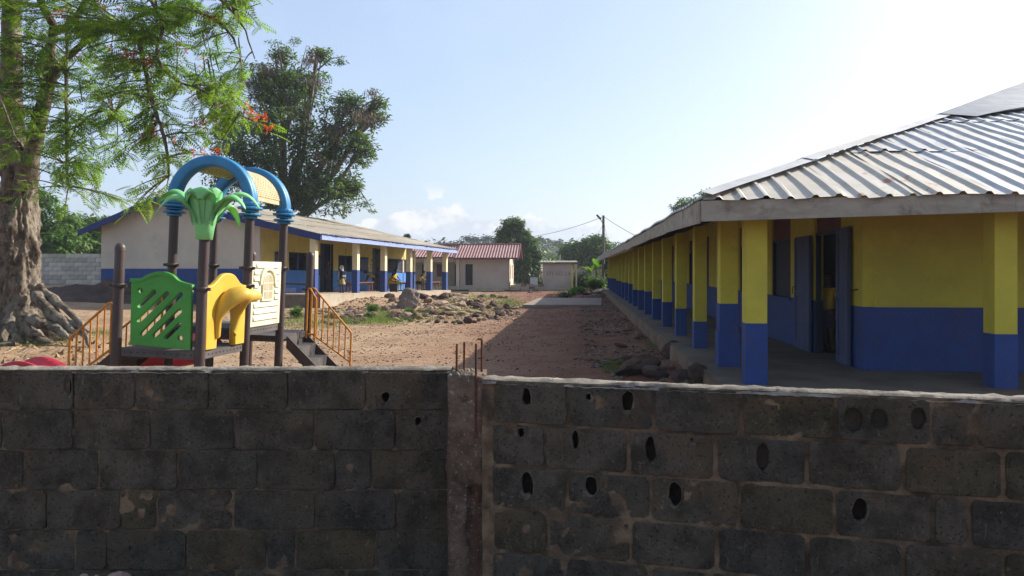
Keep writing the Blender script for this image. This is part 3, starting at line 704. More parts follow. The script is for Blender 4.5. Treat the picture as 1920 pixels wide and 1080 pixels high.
# open shutter leaves lying against the wall
for a, b, z0, z1 in ((514, 525, 1.05, 1.83), (592, 599, .8, 1.80), (674, 689, 1.05, 1.84)):
    u0, u1 = s_of(a), s_of(b)
    o = MB().box(-2.58, -2.55, u0, u1, z0, z1).build('shutter_leaf', M_shut, LB)
    r = MB().box(-2.549, -2.535, u0+.02, u1-.02, z0+.03, z0+.12).box(-2.549, -2.535, u0+.02, u1-.02, z1-.12, z1-.03).build('rail_frame', M_dkblue, None); r.parent = o
def text_mesh(s, size, mat_, M, parent, name='lettering', depth=.003):
    cu = bpy.data.curves.new('t', 'FONT'); cu.body = s; cu.size = size; cu.extrude = depth; cu.resolution_u = 2
    o = bpy.data.objects.new('t', cu); me = bpy.data.meshes.new_from_object(o); bpy.data.objects.remove(o); bpy.data.curves.remove(cu)
    me.materials.clear(); me.materials.append(mat_); me.transform(M); return link(name, me, parent)
s2 = s_of(646)
text_mesh('2', .34, M_ink, frame((-2.594, s2, 1.98), (0,1,0), (0,0,1), (1,0,0)), LB)
s3 = s_of(690)
text_mesh('KG', .16, M_ink, frame((-2.594, s3+.25, 1.40), (0,1,0), (0,0,1), (1,0,0)), LB)
text_mesh('1B', .2, M_ink, frame((-2.594, s3+.28, 1.62), (0,1,0), (0,0,1), (1,0,0)), LB)
text_mesh('2 B', .16, M_ink, frame((-2.594, s3+.22, 1.2), (0,1,0), (0,0,1), (1,0,0)), LB)
MB().box(-2.594, -2.586, s3-.15, s3+.1, 1.28, 1.5).build('notice_paper', M_paper, LB)
# patches of sunlight on the wall foot, put in as pale colour
for a, b in ((536, 555), (566, 586), (627, 640), (642, 660)):
    MB().box(-2.6+.0015, -2.6+.008, s_of(a), s_of(b), .0, .22).build('sunlit_patch', M_bluel, LB)
# veranda columns
for px in (588, 667, 719, 768, 805, 834):
    s = s_of(px, 0); 
    if px == 768: s = s_of(767, 0)
    o = MB().box(-.13, .13, s-.13, s+.13, 0, roofz(0)-.05).build('column', M_colw, LB, bevel=.008)
    b = MB().box(-.14, .14, s-.14, s+.14, -.02, BS+random.uniform(-.03, .03)).build('column_base', M_blue, None, bevel=.008); b.parent = o
s = s_of(776, -.9)
MB().box(-1.05, -.85, s-.1, s+.1, BS, 2.3, 1).box(-1.05, -.85, s-.1, s+.1, 0, BS-.001, 0).build('inner_post', [M_blue, M_colw], LB)
# roof sheets: front slope 16 x 3, back slope 16 x 2
def corr(y0, y1, x0, x1, lift, mat_):
    n = 15; V = []; R_ = 4; sd_ = random.random()*9
    for j in range(R_):
        x = x0+(x1-x0)*j/(R_-1)
        for i in range(n):
            y = y0+(y1-y0)*i/(n-1)
            V.append((x+(random.uniform(-.03,.03) if j == 0 else 0), y, roofz(x)+.02+lift+.022*(i % 2)+.02*fbm(x, y, sd_, .8)))
    MB().add(V, [(j*n+i, (j+1)*n+i, (j+1)*n+i+1, j*n+i+1) for j in range(R_-1) for i in range(n-1)], 0, True).build('roof_sheet', mat_, LB)
S0, S1 = -.52, 15.6; nsh = 16; dw = (S1-S0)/nsh
for i in range(nsh):
    y0 = S0+dw*i
    for r, (xa, xb) in enumerate(((RXF+.1, -2.1), (-2.0, -4.8), (-4.7, RXR+.02))): corr(y0, y0+dw+.03, xa, xb-.1, .02*r+random.uniform(0, .015), M_asb)
    for r, (xa, xb) in enumerate(((RXB-.08, -9.5), (-9.4, RXR-.02))): corr(y0, y0+dw+.03, xa, xb+.05, .02*r, M_asb)
MB().tube([(RXR, S0, RZR+.04), (RXR, 5, RZR+.05), (RXR, 10, RZR+.02), (RXR, S1, RZR+.04)], .09, 6).build('ridge_cap', M_asb, LB)
def plank(a, b, h, t, mat_, name='fascia_board', parent=None, zoff=0):
    a = Vector(a); b = Vector(b); d = (b-a); hd = Vector((d.x, d.y, 0)).normalized(); n_ = Vector((hd.y, -hd.x, 0))*t
    V = []
    for p in (a, b):
        for q in (p, p+n_): V += [(q.x, q.y, q.z+zoff), (q.x, q.y, q.z-h+zoff)]
    return MB().add(V, [(0,1,5,4),(2,6,7,3),(0,4,6,2),(1,3,7,5),(0,2,3,1),(4,5,7,6)]).build(name, mat_, parent)
plank((RXR, S0, RZR+.0), (RXF, S0, RZF+.0), .27, .03, M_bluef, parent=LB); plank((RXB, S0, RZB+.0), (RXR-.002, S0, RZR+.0), .27, .03, M_bluef, parent=LB)
plank((RXR, S1, RZR-.01), (RXF, S1, RZF-.01), .25, .03, M_bluef, parent=LB); plank((RXB, S1, RZB-.01), (RXR-.002, S1, RZR-.01), .25, .03, M_bluef, parent=LB)
y = S0+.04
for i in range(5):
    y2 = y+3.2 if i < 4 else S1-.0; plank((RXF, y, RZF), (RXF, y2-.006, RZF), .21+.015*random.random(), .03, M_bluel, parent=LB, zoff=random.uniform(-.012, .012)); y = y2
V = []; n = 90
for i in range(n):     # ragged dark edge of the sheets over the fascia
    yy = S0+(S1-S0)*i/(n-1); V += [(RXF+.035, yy, RZF+.05), (RXF+.035, yy, RZF-.012-.035*abs(fbm(yy, 0, 2, 2.2)))]
MB().add(V, [(i*2, i*2+1, i*2+3, i*2+2) for i in range(n-1)]).build('sheet_edge', M_bluef, LB)
for yy in np.arange(.6, 15.4, 1.6): MB().beam((RXF-.1, yy, RZF-.06), (-2.6, yy, roofz(-2.6)-.06), .05, .09).build('rafter', M_pole, LB)

# ------------------------------------------------------------------ RED ROOFED BUILDING
def redbuilding():
    y0 = 60.0; O = P(955, 541, y0); z0 = O.z-.1
    R = empty('red_roofed_building', (O.x, y0, z0), (0, 0, -math.atan(.06)))
    tag(R, 'beige rendered building with a red ribbed roof at the far end of the yard', 'building')
    k = y0/F
    H = 2.38+.0
    # right block: front face x from -(955-886)*k .. 0
    xa = -(955-862)*k
    d0, d1 = -(955-872)*k, -(955-886)*k
    wall_grid([xa, d0, d1, 0], [0, .35, 2.02, H+.05], lambda u, z: not (d0 < u < d1 and .35 < z < 2.02), lambda u, z, d: (u, d, z), .15, -1, [M_wallg, M_wallg], 'front_wall', R)
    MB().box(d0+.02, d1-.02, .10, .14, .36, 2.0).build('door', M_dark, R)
    # right side wall (lit) with two openings
    wall_grid([.152, 1.2, 2.0, 3.6, 4.4, 5.8], [0, .8, 1.95, H+.05], lambda u, z: not ((1.2 < u < 2.0 or 3.6 < u < 4.4) and .8 < z < 1.95), lambda u, z, d: (-d, u, z), .15, -1, [M_wallw, M_wallw], 'side_wall', R)
    for a in (1.2, 3.6): MB().box(-.12, -.09, a+.02, a+.78, .82, 1.93).build('window_shutter', M_maroon, R)
    MB().add([(0, .0, H+.05), (0, 5.95, H+.05), (0, 3.0, 3.55)], [(0,1,2)]).build('gable', M_wallw, R)
    MB().box(-.03, .02, -.02, -.002, .0, H).build('corner_trim', M_redtrim, R)
    # recessed left part
    xl = -16.0
    w0, w1 = -(955-812)*k, -(955-831)*k; e0, e1 = -(955-847)*k, -(955-861)*k; v0, v1 = -(955-783)*k, -(955-797)*k
    wall_grid([xl, v0, v1, w0, w1, e0, e1, xa+.15], [0, .3, 1.0, 2.0, H+.05], lambda u, z: not ((w0 < u < w1 and 1.0 < z < 2.0) or (v0 < u < v1 and .3 < z < 2.0) or (e0 < u < e1 and .3 < z < 2.0)),
              lambda u, z, d: (u, 1.5+d, z), .15, -1, [M_wallg, M_wallg], 'recessed_wall', R)
    MB().box(w0+.02, (w0+w1)/2-.02, 1.52, 1.55, 1.02, 1.98).build('window_shutter', M_maroon, R)
    MB().box((w0+w1)/2+.02, w1-.02, 1.52, 1.55, 1.02, 1.98).build('window_shutter', M_maroon, R)
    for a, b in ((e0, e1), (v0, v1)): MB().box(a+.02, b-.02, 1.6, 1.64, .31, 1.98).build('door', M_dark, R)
    for px in (858, 797, 740): x = -(955-px)*k; MB().box(x-.13, x+.13, -.12, .12, .3, H).build('column', M_wallw, R)
    MB().box(xl, xa+.001, -.15, 1.499, 0, .3).build('veranda_floor', M_floorl, R)
    MB().box(xl, 0, 5.8, 5.95, 0, H).build('back_wall', M_wallg, R)
    MB().box(xl, xa, -.1, -.02, H-.22, H+.04).build('beam', M_wallg, R)
    # roofs, ribbed sheets
    def roof(xs0, xs1, ze, zr, y_e, yr, mat_):
        x = xs0; 
        while x < xs1-.01:
            x2 = min(x+.9, xs1); V = []; pr = []
            c = x
            while c < x2-.001: pr += [(c, 0), (c+.09, 0), (c+.13, .05), (c+.18, .05)]; c += .225
            pr.append((x2, 0)); n = len(pr)
            for (yy, zz) in ((y_e, ze), (yr, zr)):
                for a, h in pr: V.append((a, yy, zz+h))
            MB().add(V, [(i, i+1, n+i+1, n+i) for i in range(n-1)]).build('roof_sheet', mat_, R)
            V = [(a, 2*yr-yy, zz) for a, yy, zz in V]
            MB().add(V, [(i+1, i, n+i, n+i+1) for i in range(n-1)]).build('roof_sheet', mat_, R)
            x = x2
    roof(-(955-851)*k, .72, H+.10, 3.62, -.55, 3.0, M_redroof)
    roof(xl, -(955-851)*k-.01, H+.16, 3.50, -.35, 3.0, M_redroof)
    MB().beam((-(955-851)*k, -.57, H+.06), (.72, -.57, H+.06), .05, .12).build('fascia_board', M_redtrim, R)
    MB().beam((xl, -.37, H+.12), (-(955-851)*k-.01, -.37, H+.12), .05, .12).build('fascia_board', M_redtrim, R)
    MB().beam((.72, -.55, H+.02), (.72, 3.0, 3.60), .06, .16).build('barge_board', M_redtrim, R)
    MB().beam((.72, 3.0, 3.60), (.72, 6.5, H+.02), .06, .16).build('barge_board', M_redtrim, R)
    MB().tube([(xl, 3, 3.6), (.74, 3, 3.66)], .1, 6).build('ridge_cap', M_redroof, R)
    MB().box(-.3, .75, .3, 1.5, -.05, .22).build('step', M_floorl, R); MB().box(.76, 1.25, 1.7, 2.9, -.05, .30).build('step', M_floorl, R)
    MB().box(.02, .75, 1.6, 2.9, -.05, .34).build('step', M_floorl, R)
    MB().box(-(955-880)*k, -.35, -.5, -.01, -.1, .12).build('apron', M_floorl, R)
redbuilding()

# ------------------------------------------------------------------ latrine with painted letters
def latrine():
    y0 = 61.0; O = P(1018, 544, y0); k = y0/F; L = empty('latrine', (O.x, y0, O.z-.05), (0, 0, -.02))
    tag(L, 'small square beige outhouse with faded painted letters and a flat sheet roof', 'outhouse')
    w = (1071-1018)*k; h = (544-493)*k
    MB().box(0, w, 0, 1.9, -.2, h).build('wall', M_wallg, L)
    MB().box(w+.002, w+.16, -.02, .12, -.1, h-.1).build('door_post', M_ylo, L)
    MB().box(w+.35, w+.47, .0, 1.8, -.1, h-.05).build('screen_wall', M_wallw, L)
    pr = [(x, .03*(i % 2)) for i, x in enumerate(np.arange(-.25, w+.62, .12))]; V = []; n = len(pr)
    for yy, zz in ((-.35, h+.10), (2.1, h+.24)):
        for a, hh in pr: V.append((a, yy, zz+hh))
    MB().add(V, [(i, i+1, n+i+1, n+i) for i in range(n-1)]).build('roof_sheet', M_asb, L)
    MB().box(-.2, w+.55, -.3, -.24, h+.0, h+.09).build('roof_beam', M_pole, L)
    MB().box(w*.62, w*.62+.05, .8, .85, h, h+.75).build('vent_pipe', M_white, L)
    text_mesh('171 SCI 2.6', .42, M_inkg, frame((.24, -.004, h*.57), (1,0,0), (0,0,1), (0,-1,0)), L, depth=.004)
latrine()

# low wall with laundry between the buildings
lw = empty('low_yard_wall', (P(966, 543, 60.5).x, 60.8, .12)); tag(lw, 'low unpainted block wall beside the small outhouse', 'wall')
for i in range(5):
    for j in range(3):
        MB().box(i*.46+(.2 if j % 2 else 0), i*.46+.445+(.2 if j % 2 else 0), 0, .15, j*.2, j*.2+.19).build('block', M_wallg if (i+j) % 3 else M_plinth, lw)
ld = empty('washing', P(1001, 520, 60.2)); tag(ld, 'pale cloth hanging from a stick beside the leafy tree trunk', 'laundry')
V = [(x, .03*math.sin(x*14), -z*(1+.3*x)) for z in (0, .25, .55) for x in np.arange(-.3, .31, .1)]; n = 7
MB().add(V, [(j*n+i, j*n+i+1, (j+1)*n+i+1, (j+1)*n+i) for j in range(2) for i in range(n-1)], 0, True).build('cloth', M_white, ld)
MB().tube([(-.35, 0, .02), (.35, 0, .02)], .012, 5).tube([(-.35,0,-1.3), (-.35, 0, .05)], .02, 5).build('pole', M_twig, ld)
# rusty shed roof and long cream building behind
sh = empty('rusty_roofed_shed', P(1012, 530, 72)); tag(sh, 'rusty roofed shed peeping out left of the outhouse', 'shed')
MB().box(-1.6, 1.2, 0, 3, -.2, 1.1).build('wall', M_wallw, sh)
MB().add([(-1.9,-.3,1.0),(1.4,-.3,1.0),(1.4,3.3,1.75),(-1.9,3.3,1.75),(-1.9,-.3,.95),(1.4,-.3,.95),(1.4,3.3,1.7),(-1.9,3.3,1.7)], [(0,1,2,3),(7,6,5,4),(0,4,5,1),(1,5,6,2),(2,6,7,3),(3,7,4,0)]).build('roof', M_zincr, sh)
cb = empty('long_cream_building', P(1066, 540, 84)); tag(cb, 'long plain cream building half hidden by banana plants beyond the outhouse', 'building')
MB().box(0, 13, 0, 6, -.5, 3.0).build('wall', M_wallw, cb)
MB().box(-.3, 13.3, -.3, 6.3, 3.0, 3.12).build('roof', M_pole, cb)

# ------------------------------------------------------------------ utility pole with lamp and wires
pl = P(1131, 545, 62); pole = empty('utility_pole', (pl.x, 62, .1)); tag(pole, 'tall thin pole with a street lamp standing at the far end of the right block', 'pole')
ph = EYE+(504-404)/F*62-.1
MB().tube([(0,0,-.3), (.02,0,3), (.02,0,ph)], [.13,.12,.10], 10).build('pole_shaft', M_pole, pole)
MB().tube([(0,-.1,ph-.7), (-.2,-.2,ph-.4), (-.3,-.25,ph-.2)], .03, 6).build('lamp_arm', M_wire, pole)
lampb = MB().beam((-.22,-.2,ph-.32), (-.55,-.3,ph+.02), .2, .1).build('lamp_head', M_wire, pole)
MB().beam((-.10,-.12,ph-.9), (.12,-.12,ph-.9), .1, .12).build('insulator', M_wire, pole)
MB().box(.1, .5, -.15, .15, 1.75, 2.2).build('meter_box', M_bin, pole)
def wire(a, b, sag, label, r=.018, n=16):
    a = Vector(a); b = Vector(b); pts = [a.lerp(b, i/n)-Vector((0,0,sag*4*(i/n)*(1-i/n))) for i in range(n+1)]
    tag(MB().tube(pts, r, 5).build('overhead_wire', M_wire), label, 'wire', 'overhead wires at the pole')
tp = Vector((pl.x+.02, 62, ph+.0))
wire(tp+Vector((-.05,0,-.0)), P(985, 445, 70), .25, 'thin wire running left from the pole top to the leafy tree')
wire(tp+Vector((.05,0,-.0)), P(1260, 472, 48), .2, 'thin wire running right from the pole top behind the zinc roof')
wire(tp+Vector((-.02,0,-.6)), P(1110, 460, 64), .02, 'faint stay wire slanting left from the pole', .008)
wire(tp+Vector((.02,0,-.6)), P(1143, 458, 64), .02, 'faint stay wire slanting right from the pole', .008)

# ------------------------------------------------------------------ ROAD WALL
def irregular(x0, x1, z0, z1, amp=.006, step=.035):
    pts = []; c = [(x0, z0), (x1, z0), (x1, z1), (x0, z1)]; sd_ = random.random()*100; rc = .012
    for a, b in zip(c, c[1:]+c[:1]):
        L = math.dist(a, b); n = max(3, int(L/step))
        for i in range(n):
            t = (i+.5)/n
            x = a[0]+(b[0]-a[0])*t; z = a[1]+(b[1]-a[1])*t
            e = min(t, 1-t)*L; pull = .005*math.exp(-e/.012)
            cx, cz = (x0+x1)/2, (z0+z1)/2
            pts.append((x+amp*noise.noise(Vector((x*25, z*25, sd_)))-(x-cx)/abs(x1-x0)*2*pull, z+amp*noise.noise(Vector((x*25, z*25, sd_+9)))-(z-cz)/abs(z1-z0)*2*pull))
    return pts
def hole_shape(cx, cz, w, h):
    sd_ = random.random()*50; n = 16; pts = []
    for i in range(n):
        a = 2*math.pi*i/n; r = 1+.28*noise.noise(Vector((math.cos(a)*1.6, math.sin(a)*1.6, sd_)))
        pts.append((cx+w/2*r*math.cos(a), cz+h/2*r*math.sin(a)))
    return pts
def front_from_px(px, py, A, d):      # wall frame: A origin (x,y), d direction; returns (u, z)
    r = (px-HX)/F; u = (A[0]-r*A[1])/(r*d[1]-d[0]); Y = A[1]+u*d[1]
    return u, EYE-(py-HY)/F*Y
SHALLOW = {(32,46), (30,42), (24,44), (22,54), (20,50)}
def block_wall(root, A, d, rows, pitch, ztop, holes, ext, th=.15, mats=(M_block, M_block2, M_block3), relief=0.0, gapf=.5):
    """rows: per course list of joint px; ext: (u_min,u_max); root is at A"""
    ez = Vector((d[1], -d[0], 0))     # outward (towards the road)
    if ez.y > 0: ez = -ez
    ex = Vector((d[0], d[1], 0))
    holes_uz = [(*front_from_px(px, py, A, d), w, h) for px, py, w, h in holes]
    for r, js in enumerate(rows):
        z1 = ztop-pitch*r; z0 = z1-pitch
        uu = [front_from_px(j, 700, A, d)[0] for j in js]
        while uu[0] > ext[0]+.2 and ext[0] < -.5: uu.insert(0, max(ext[0], uu[0]-random.choice([.45, .47, .48])))
        while uu[-1] < ext[1]-.2: uu.append(min(ext[1], uu[-1]+random.choice([.45, .47, .48])))
        for a, b in zip(uu, uu[1:]):
            if b-a < .05: continue
            g = random.uniform(.007, .016)*gapf*2; gz = random.uniform(.006, .012)*gapf*2
            bo = (a+g/2, b-g/2, z0+gz/2, z1-gz/2); hs = []; hinfo = []
            for (hu, hz, hw, hh) in holes_uz:
                Yh = A[1]+hu*d[1]; W_, H_ = hw/F*Yh, hh/F*Yh
                if bo[0]+W_/2 < hu < bo[1]-W_/2+.03 and bo[2] < hz < bo[3]:
                    hu2 = min(max(hu, bo[0]+W_*.62), bo[1]-W_*.62); H2 = min(H_, (bo[3]-bo[2])*.8); hz2 = min(max(hz, bo[2]+H2*.62), bo[3]-H2*.62)
                    hs.append(hole_shape(hu2, hz2, W_, H2)); hinfo.append((hu2, hz2, W_, H2, (round(hw), round(hh)) in SHALLOW))
            m = random.choices(mats, weights=(5, 4, 1.0+1.6*(r >= 3)))[0]
            off = random.uniform(-.003, .005)+relief
            Mx = frame(Vector((0, 0, 0)) + ez*(off-(.018 if hs else .045)), ex, (0,0,1), ez)
            # front slab (with holes) and, where broken open, the cavity's back half
            if hs:
                me = plate('block', irregular(*bo), hs, .036, m, .0035, Mx, False); me.materials.append(M_cav); me.materials.append(M_chip)
                bm = bmesh.new(); bm.from_mesh(me); nf0 = len(bm.faces)
                dep = .040 if all(q[4] for q in hinfo) else .105
                bmesh.ops.create_cube(bm, size=1, matrix=frame(ez*(off-dep-.012), ex, (0,0,1), ez) @ Matrix.Translation(((a+b)/2, (z0+z1)/2, 0)) @ Matrix.Diagonal((b-a-.02, z1-z0-.02, .02, 1)))
                if dep > .05:
                    for (q0, q1, s0, s1) in ((a+g, a+g+.03, z0+gz, z1-gz), (b-g-.03, b-g, z0+gz, z1-gz), (a+g+.031, b-g-.031, z0+gz, z0+gz+.02), (a+g+.031, b-g-.031, z1-gz-.02, z1-gz)):
                        bmesh.ops.create_cube(bm, size=1, matrix=frame(ez*(off-.07), ex, (0,0,1), ez) @ Matrix.Translation(((q0+q1)/2, (s0+s1)/2, 0)) @ Matrix.Diagonal((q1-q0, s1-s0, .062, 1)))
                bm.faces.ensure_lookup_table()
                for f_ in bm.faces[nf0:]: f_.material_index = 1
                for hp_, info in zip(hs, hinfo):         # broken rim: an uneven chamfer falling into the hole
                    if info[4]: continue
                    cx_, cz_ = sum(p[0] for p in hp_)/len(hp_), sum(p[1] for p in hp_)/len(hp_); ring = []
                    for (x_, z_) in hp_:
                        d_ = Vector((x_-cx_, z_-cz_)); k_ = .0025+.016*max(0, noise.noise(Vector((x_*22, z_*22, 3)))+.12)*(1.4 if z_ < cz_ else .7)
                        o_ = d_.normalized()*k_
                        ring.append((bm.verts.new(Mx @ Vector((x_+o_.x, z_+o_.y, .0184))), bm.verts.new(Mx @ Vector((x_+o_.x*.2, z_+o_.y*.2, .0205))), bm.verts.new(Mx @ Vector((x_-o_.x*.7, z_-o_.y*.7, .006))), bm.verts.new(Mx @ Vector((x_-o_.x*.5, z_-o_.y*.5, -.018)))))
                    for i_ in range(len(ring)):
                        p_, q_ = ring[i_], ring[(i_+1) % len(ring)]
                        for w_ in range(3):
                            f_ = bm.faces.new((p_[w_], q_[w_], q_[w_+1], p_[w_+1])); f_.material_index = 2
                bm.to_mesh(me); bm.free()
            else:
                me = plate('block', irregular(*bo), [], .09, m, .005, Mx, False)
            link('block', me, root)
    # mortar sheet with its own relief, broken open where a hole is
    step = .022; un = int((ext[1]-ext[0])/step)+1; zn = int(pitch*len(rows)/step)+1; V = []
    for j in range(zn+1):
        z = ztop-pitch*len(rows)+pitch*len(rows)*j/zn
        for i in range(un+1):
            u_ = ext[0]+(ext[1]-ext[0])*i/un
            dd = -.008+relief+.013*fbm(u_, z, 3, 9)+.005*fbm(u_, z, 6, 2.2)
            p = ex*u_+Vector((0,0,z))+ez*dd; V.append(p)
    def hid(i, j):
        u_ = ext[0]+(ext[1]-ext[0])*(i+.5)/un; z = ztop-pitch*len(rows)+pitch*len(rows)*(j+.5)/zn
        for (hu, hz, hw, hh) in holes_uz:
            Yh = A[1]+hu*d[1]
            if abs(u_-hu) < hw/F*Yh*.5+.006 and abs(z-hz) < min(hh/F*Yh*.5, .07)+.004: return True
        return False
    fs = [(j*(un+1)+i, j*(un+1)+i+1, (j+1)*(un+1)+i+1, (j+1)*(un+1)+i) for j in range(zn) for i in range(un) if not hid(i, j)]
    MB().add(V, fs, 0, True).build('mortar', M_mortar, root)
    c = MB(); p0 = ex*ext[0]; q = -ez*th
    bk = [ex*ext[0]-ez*(th-.012), ex*ext[1]-ez*(th-.012), ex*ext[1]-ez*th, ex*ext[0]-ez*th]
    zb = ztop-pitch*len(rows)
    c.add([Vector((p.x, p.y, zb)) for p in bk]+[Vector((p.x, p.y, ztop-.004)) for p in bk], [(0,3,2,1),(4,5,6,7),(0,1,5,4),(1,2,6,5),(2,3,7,6),(3,0,4,7)])
    c.build('back_render', M_mortar, root)
    # rough mortar on the top
    V = []; n = int((ext[1]-ext[0])/.02); cs = 7
    for i in range(n+1):
        u_ = ext[0]+(ext[1]-ext[0])*i/n
        for j in range(cs):
            t = j/(cs-1); dd = .004 - (th+.006)*t + relief
            h = .010*math.sin(math.pi*min(1, max(0, t)))+.007*fbm(u_, t*.3, 8, 14)+.008*fbm(u_, t, 2, 3)
            if j in (0, cs-1): h = -.016-.012*abs(fbm(u_, j, 4, 16))
            V.append(ex*u_+ez*(dd+.005*fbm(u_, t, 11, 20))+Vector((0,0,ztop+h)))
    MB().add(V, [(i*cs+j, i*cs+j+1, (i+1)*cs+j+1, (i+1)*cs+j) for i in range(n) for j in range(cs-1)], 0, True).build('top_mortar', M_cap, root)
AL = (-3.0, 4.54); dL = (1.0, 0.0)
WL = empty('block_wall', (AL[0], AL[1], 0)); tag(WL, 'dark weathered concrete block wall in the foreground left of the rebar pillar', 'wall')
rowsL = [[-10,137,253,391,540,685,844], [4,137,281,439,589,741,844], [44,185,333,483,628,696,844], [87,226,294,437,591,743,844], [-10,141,200,348,500,554,704,844], [60,210,350,500,650,790,844]]
block_wall(WL, AL, dL, rowsL, .2365, 1.322, [(137,722,14,42),(723,745,17,20),(784,790,12,18),(243,1027,8,10)], (front_from_px(-900,700,AL,dL)[0], front_from_px(846,700,AL,dL)[0]), gapf=.32)
dR = (2.34/2.4233, -.63/2.4233); AR = (-.117, 4.23)
WR = empty('block_wall', (AR[0], AR[1], 0)); tag(WR, 'dark block wall with knocked holes in the foreground right of the rebar pillar', 'wall')
rowsR = [[922,1066,1225,1391,1568,1746,1834,2000], [922,1021,1178,1342,1512,1693,1883], [922,1062,1221,1386,1565,1748,1818,2000], [922,1028,1182,1344,1514,1695,1880], [922,1060,1219,1386,1560,1740,1910], [922,1010,1165,1330,1500,1680,1860]]
holesR = [(987,744,18,34),(1103,745,12,14),(1176,750,23,44),(976,812,17,19),(1078,825,15,34),(1219,843,20,50),(988,905,25,48),(1107,910,25,40),(1265,922,26,46),(1612,957,28,50),(1600,787,32,46),(1648,787,30,42),(1430,857,22,54),(1722,785,24,44),(1297,826,7,10)]
block_wall(WR, AR, dR, rowsR, .2335, 1.306, holesR, (front_from_px(903,700,AR,dR)[0], front_from_px(2500,700,AR,dR)[0]), gapf=.9)
# concrete pillar between the two walls, with bent rebars
PY = 4.36; p0x, p1x = (842-HX)/F*PY, (909-HX)/F*PY
PIL = empty('wall_pillar', ((p0x+p1x)/2, PY, 0)); tag(PIL, 'rough reddish concrete pillar between the two wall sections with rusty bars sticking up', 'pillar')
hw = (p1x-p0x)/2
V = []; nz_ = 70; na = 40
for j in range(nz_):
    z = -.1+(1.318+.1)*j/(nz_-1)
    for i in range(na):
        t = i/na*4; s_ = int(t); f = t-s_
        x, y = [(-1+2*f, -1), (1, -1+2*f), (1-2*f, 1), (-1, 1-2*f)][s_]
        nrm = 1+.05*fbm(x*2, z*3, y*2+3, 1.5)
        xx, yy = x*hw*nrm, (y*.10 if y < 0 else y*.26)*nrm
        if s_ == 0:
            yy += .012*fbm(x, z, 1, 5)
            if z < .72+.1*fbm(z, 0, 2, 3) and x > .05+.2*fbm(z, x, 4, 4): yy += .05      # spalled corner
        zz = z + (.03*fbm(x*3, y*3, 2, 1.6) if j == nz_-1 else 0)
        V.append((xx, yy, zz))
fs = [(j*na+i, j*na+(i+1) % na, (j+1)*na+(i+1) % na, (j+1)*na+i) for j in range(nz_-1) for i in range(na)]
V.append((0, 0, 1.335)); fs += [((nz_-1)*na+i, (nz_-1)*na+(i+1) % na, len(V)-1) for i in range(na)]
MB().add(V, fs, 0, True).build('pillar_body', M_pier, PIL)
for k in range(26):
    a = random.uniform(-hw, hw); b = random.uniform(-.09, .09); r = random.uniform(.006, .016)
    MB().lathe([(0,-r), (r*.8,-r*.5), (r,0), (r*.6,r*.7), (0,r)], (a, b, 1.325+random.uniform(-.004,.01)), 6).build('gravel_lump', M_cap, PIL)
for px, yt, yy, zb in ((856, 645, .06, 1.28), (870, 641, -.02+.08, 1.28), (892, 644, -.105, .98), (903, 638, .05, 1.28)):
    Y = PY+yy; x = (px-HX)/F*Y-PIL.location.x; zt = EYE-(yt-HY)/F*Y
    pts = [(x, yy, zb), (x+.001, yy, (zb+zt)/2), (x+.002, yy, zt)]
    if px == 903: pts += [(x-.004, yy, zt+.006), (x-.022, yy-.004, zt+.008)]
    o = MB().tube(pts, .0062, 8).build('rebar', M_rust, PIL)
    ribs = MB()
    for z in np.arange(zb+.02, zt-.01, .018): ribs.tube([(x+.001, yy, z), (x+.001, yy, z+.004)], .0074, 8)
    r_ = ribs.build('bar_ribs', M_rust, None); r_.parent = o
MB().tube([(.062, -.102, .02), (.058, -.104, .35), (.06, -.104, .72)], .006, 7).build('exposed_rebar', M_rust, PIL)
MB().tube([(.03, -.108, .655), (.075, -.108, .66)], .004, 6).build('tie_wire', M_rust, PIL)

# ------------------------------------------------------------------ rocks
def rock_mesh(seed, mat_, ang=.5, sub=3):
    bm = bmesh.new(); bmesh.ops.create_icosphere(bm, subdivisions=sub, radius=1)
    rr = random.Random(seed); planes = [(Vector((rr.gauss(0,1), rr.gauss(0,1), rr.gauss(0,.8))).normalized(), rr.uniform(.5, .85)) for _ in range(9)]
    for v in bm.verts:
        n_ = v.co.normalized(); r = 1.0
        for pn, pd in planes:
            c = n_.dot(pn)
            if c > 0 and pd/c < r: r = pd/c
        r = r*.8+.2*.78; r *= 1+.16*noise.noise(n_*2.2+Vector((seed, 0, 0)))+.10*noise.noise(n_*5.5+Vector((seed, 3, 0)))+.05*abs(noise.noise(n_*12+Vector((seed, 6, 0))))
        v.co = n_*r
    me = bpy.data.meshes.new('rock'); bm.to_mesh(me); bm.free(); me.materials.append(mat_)
    if sub > 3: me.polygons.foreach_set('use_smooth', [True]*len(me.polygons))
    return me
RM = {k: [rock_mesh(i+j*20, m) for i in range(6)] for j, (k, m) in enumerate((('b', M_rock), ('d', M_rockd), ('t', M_rockt), ('g', M_rockg), ('p', M_rockp)))}
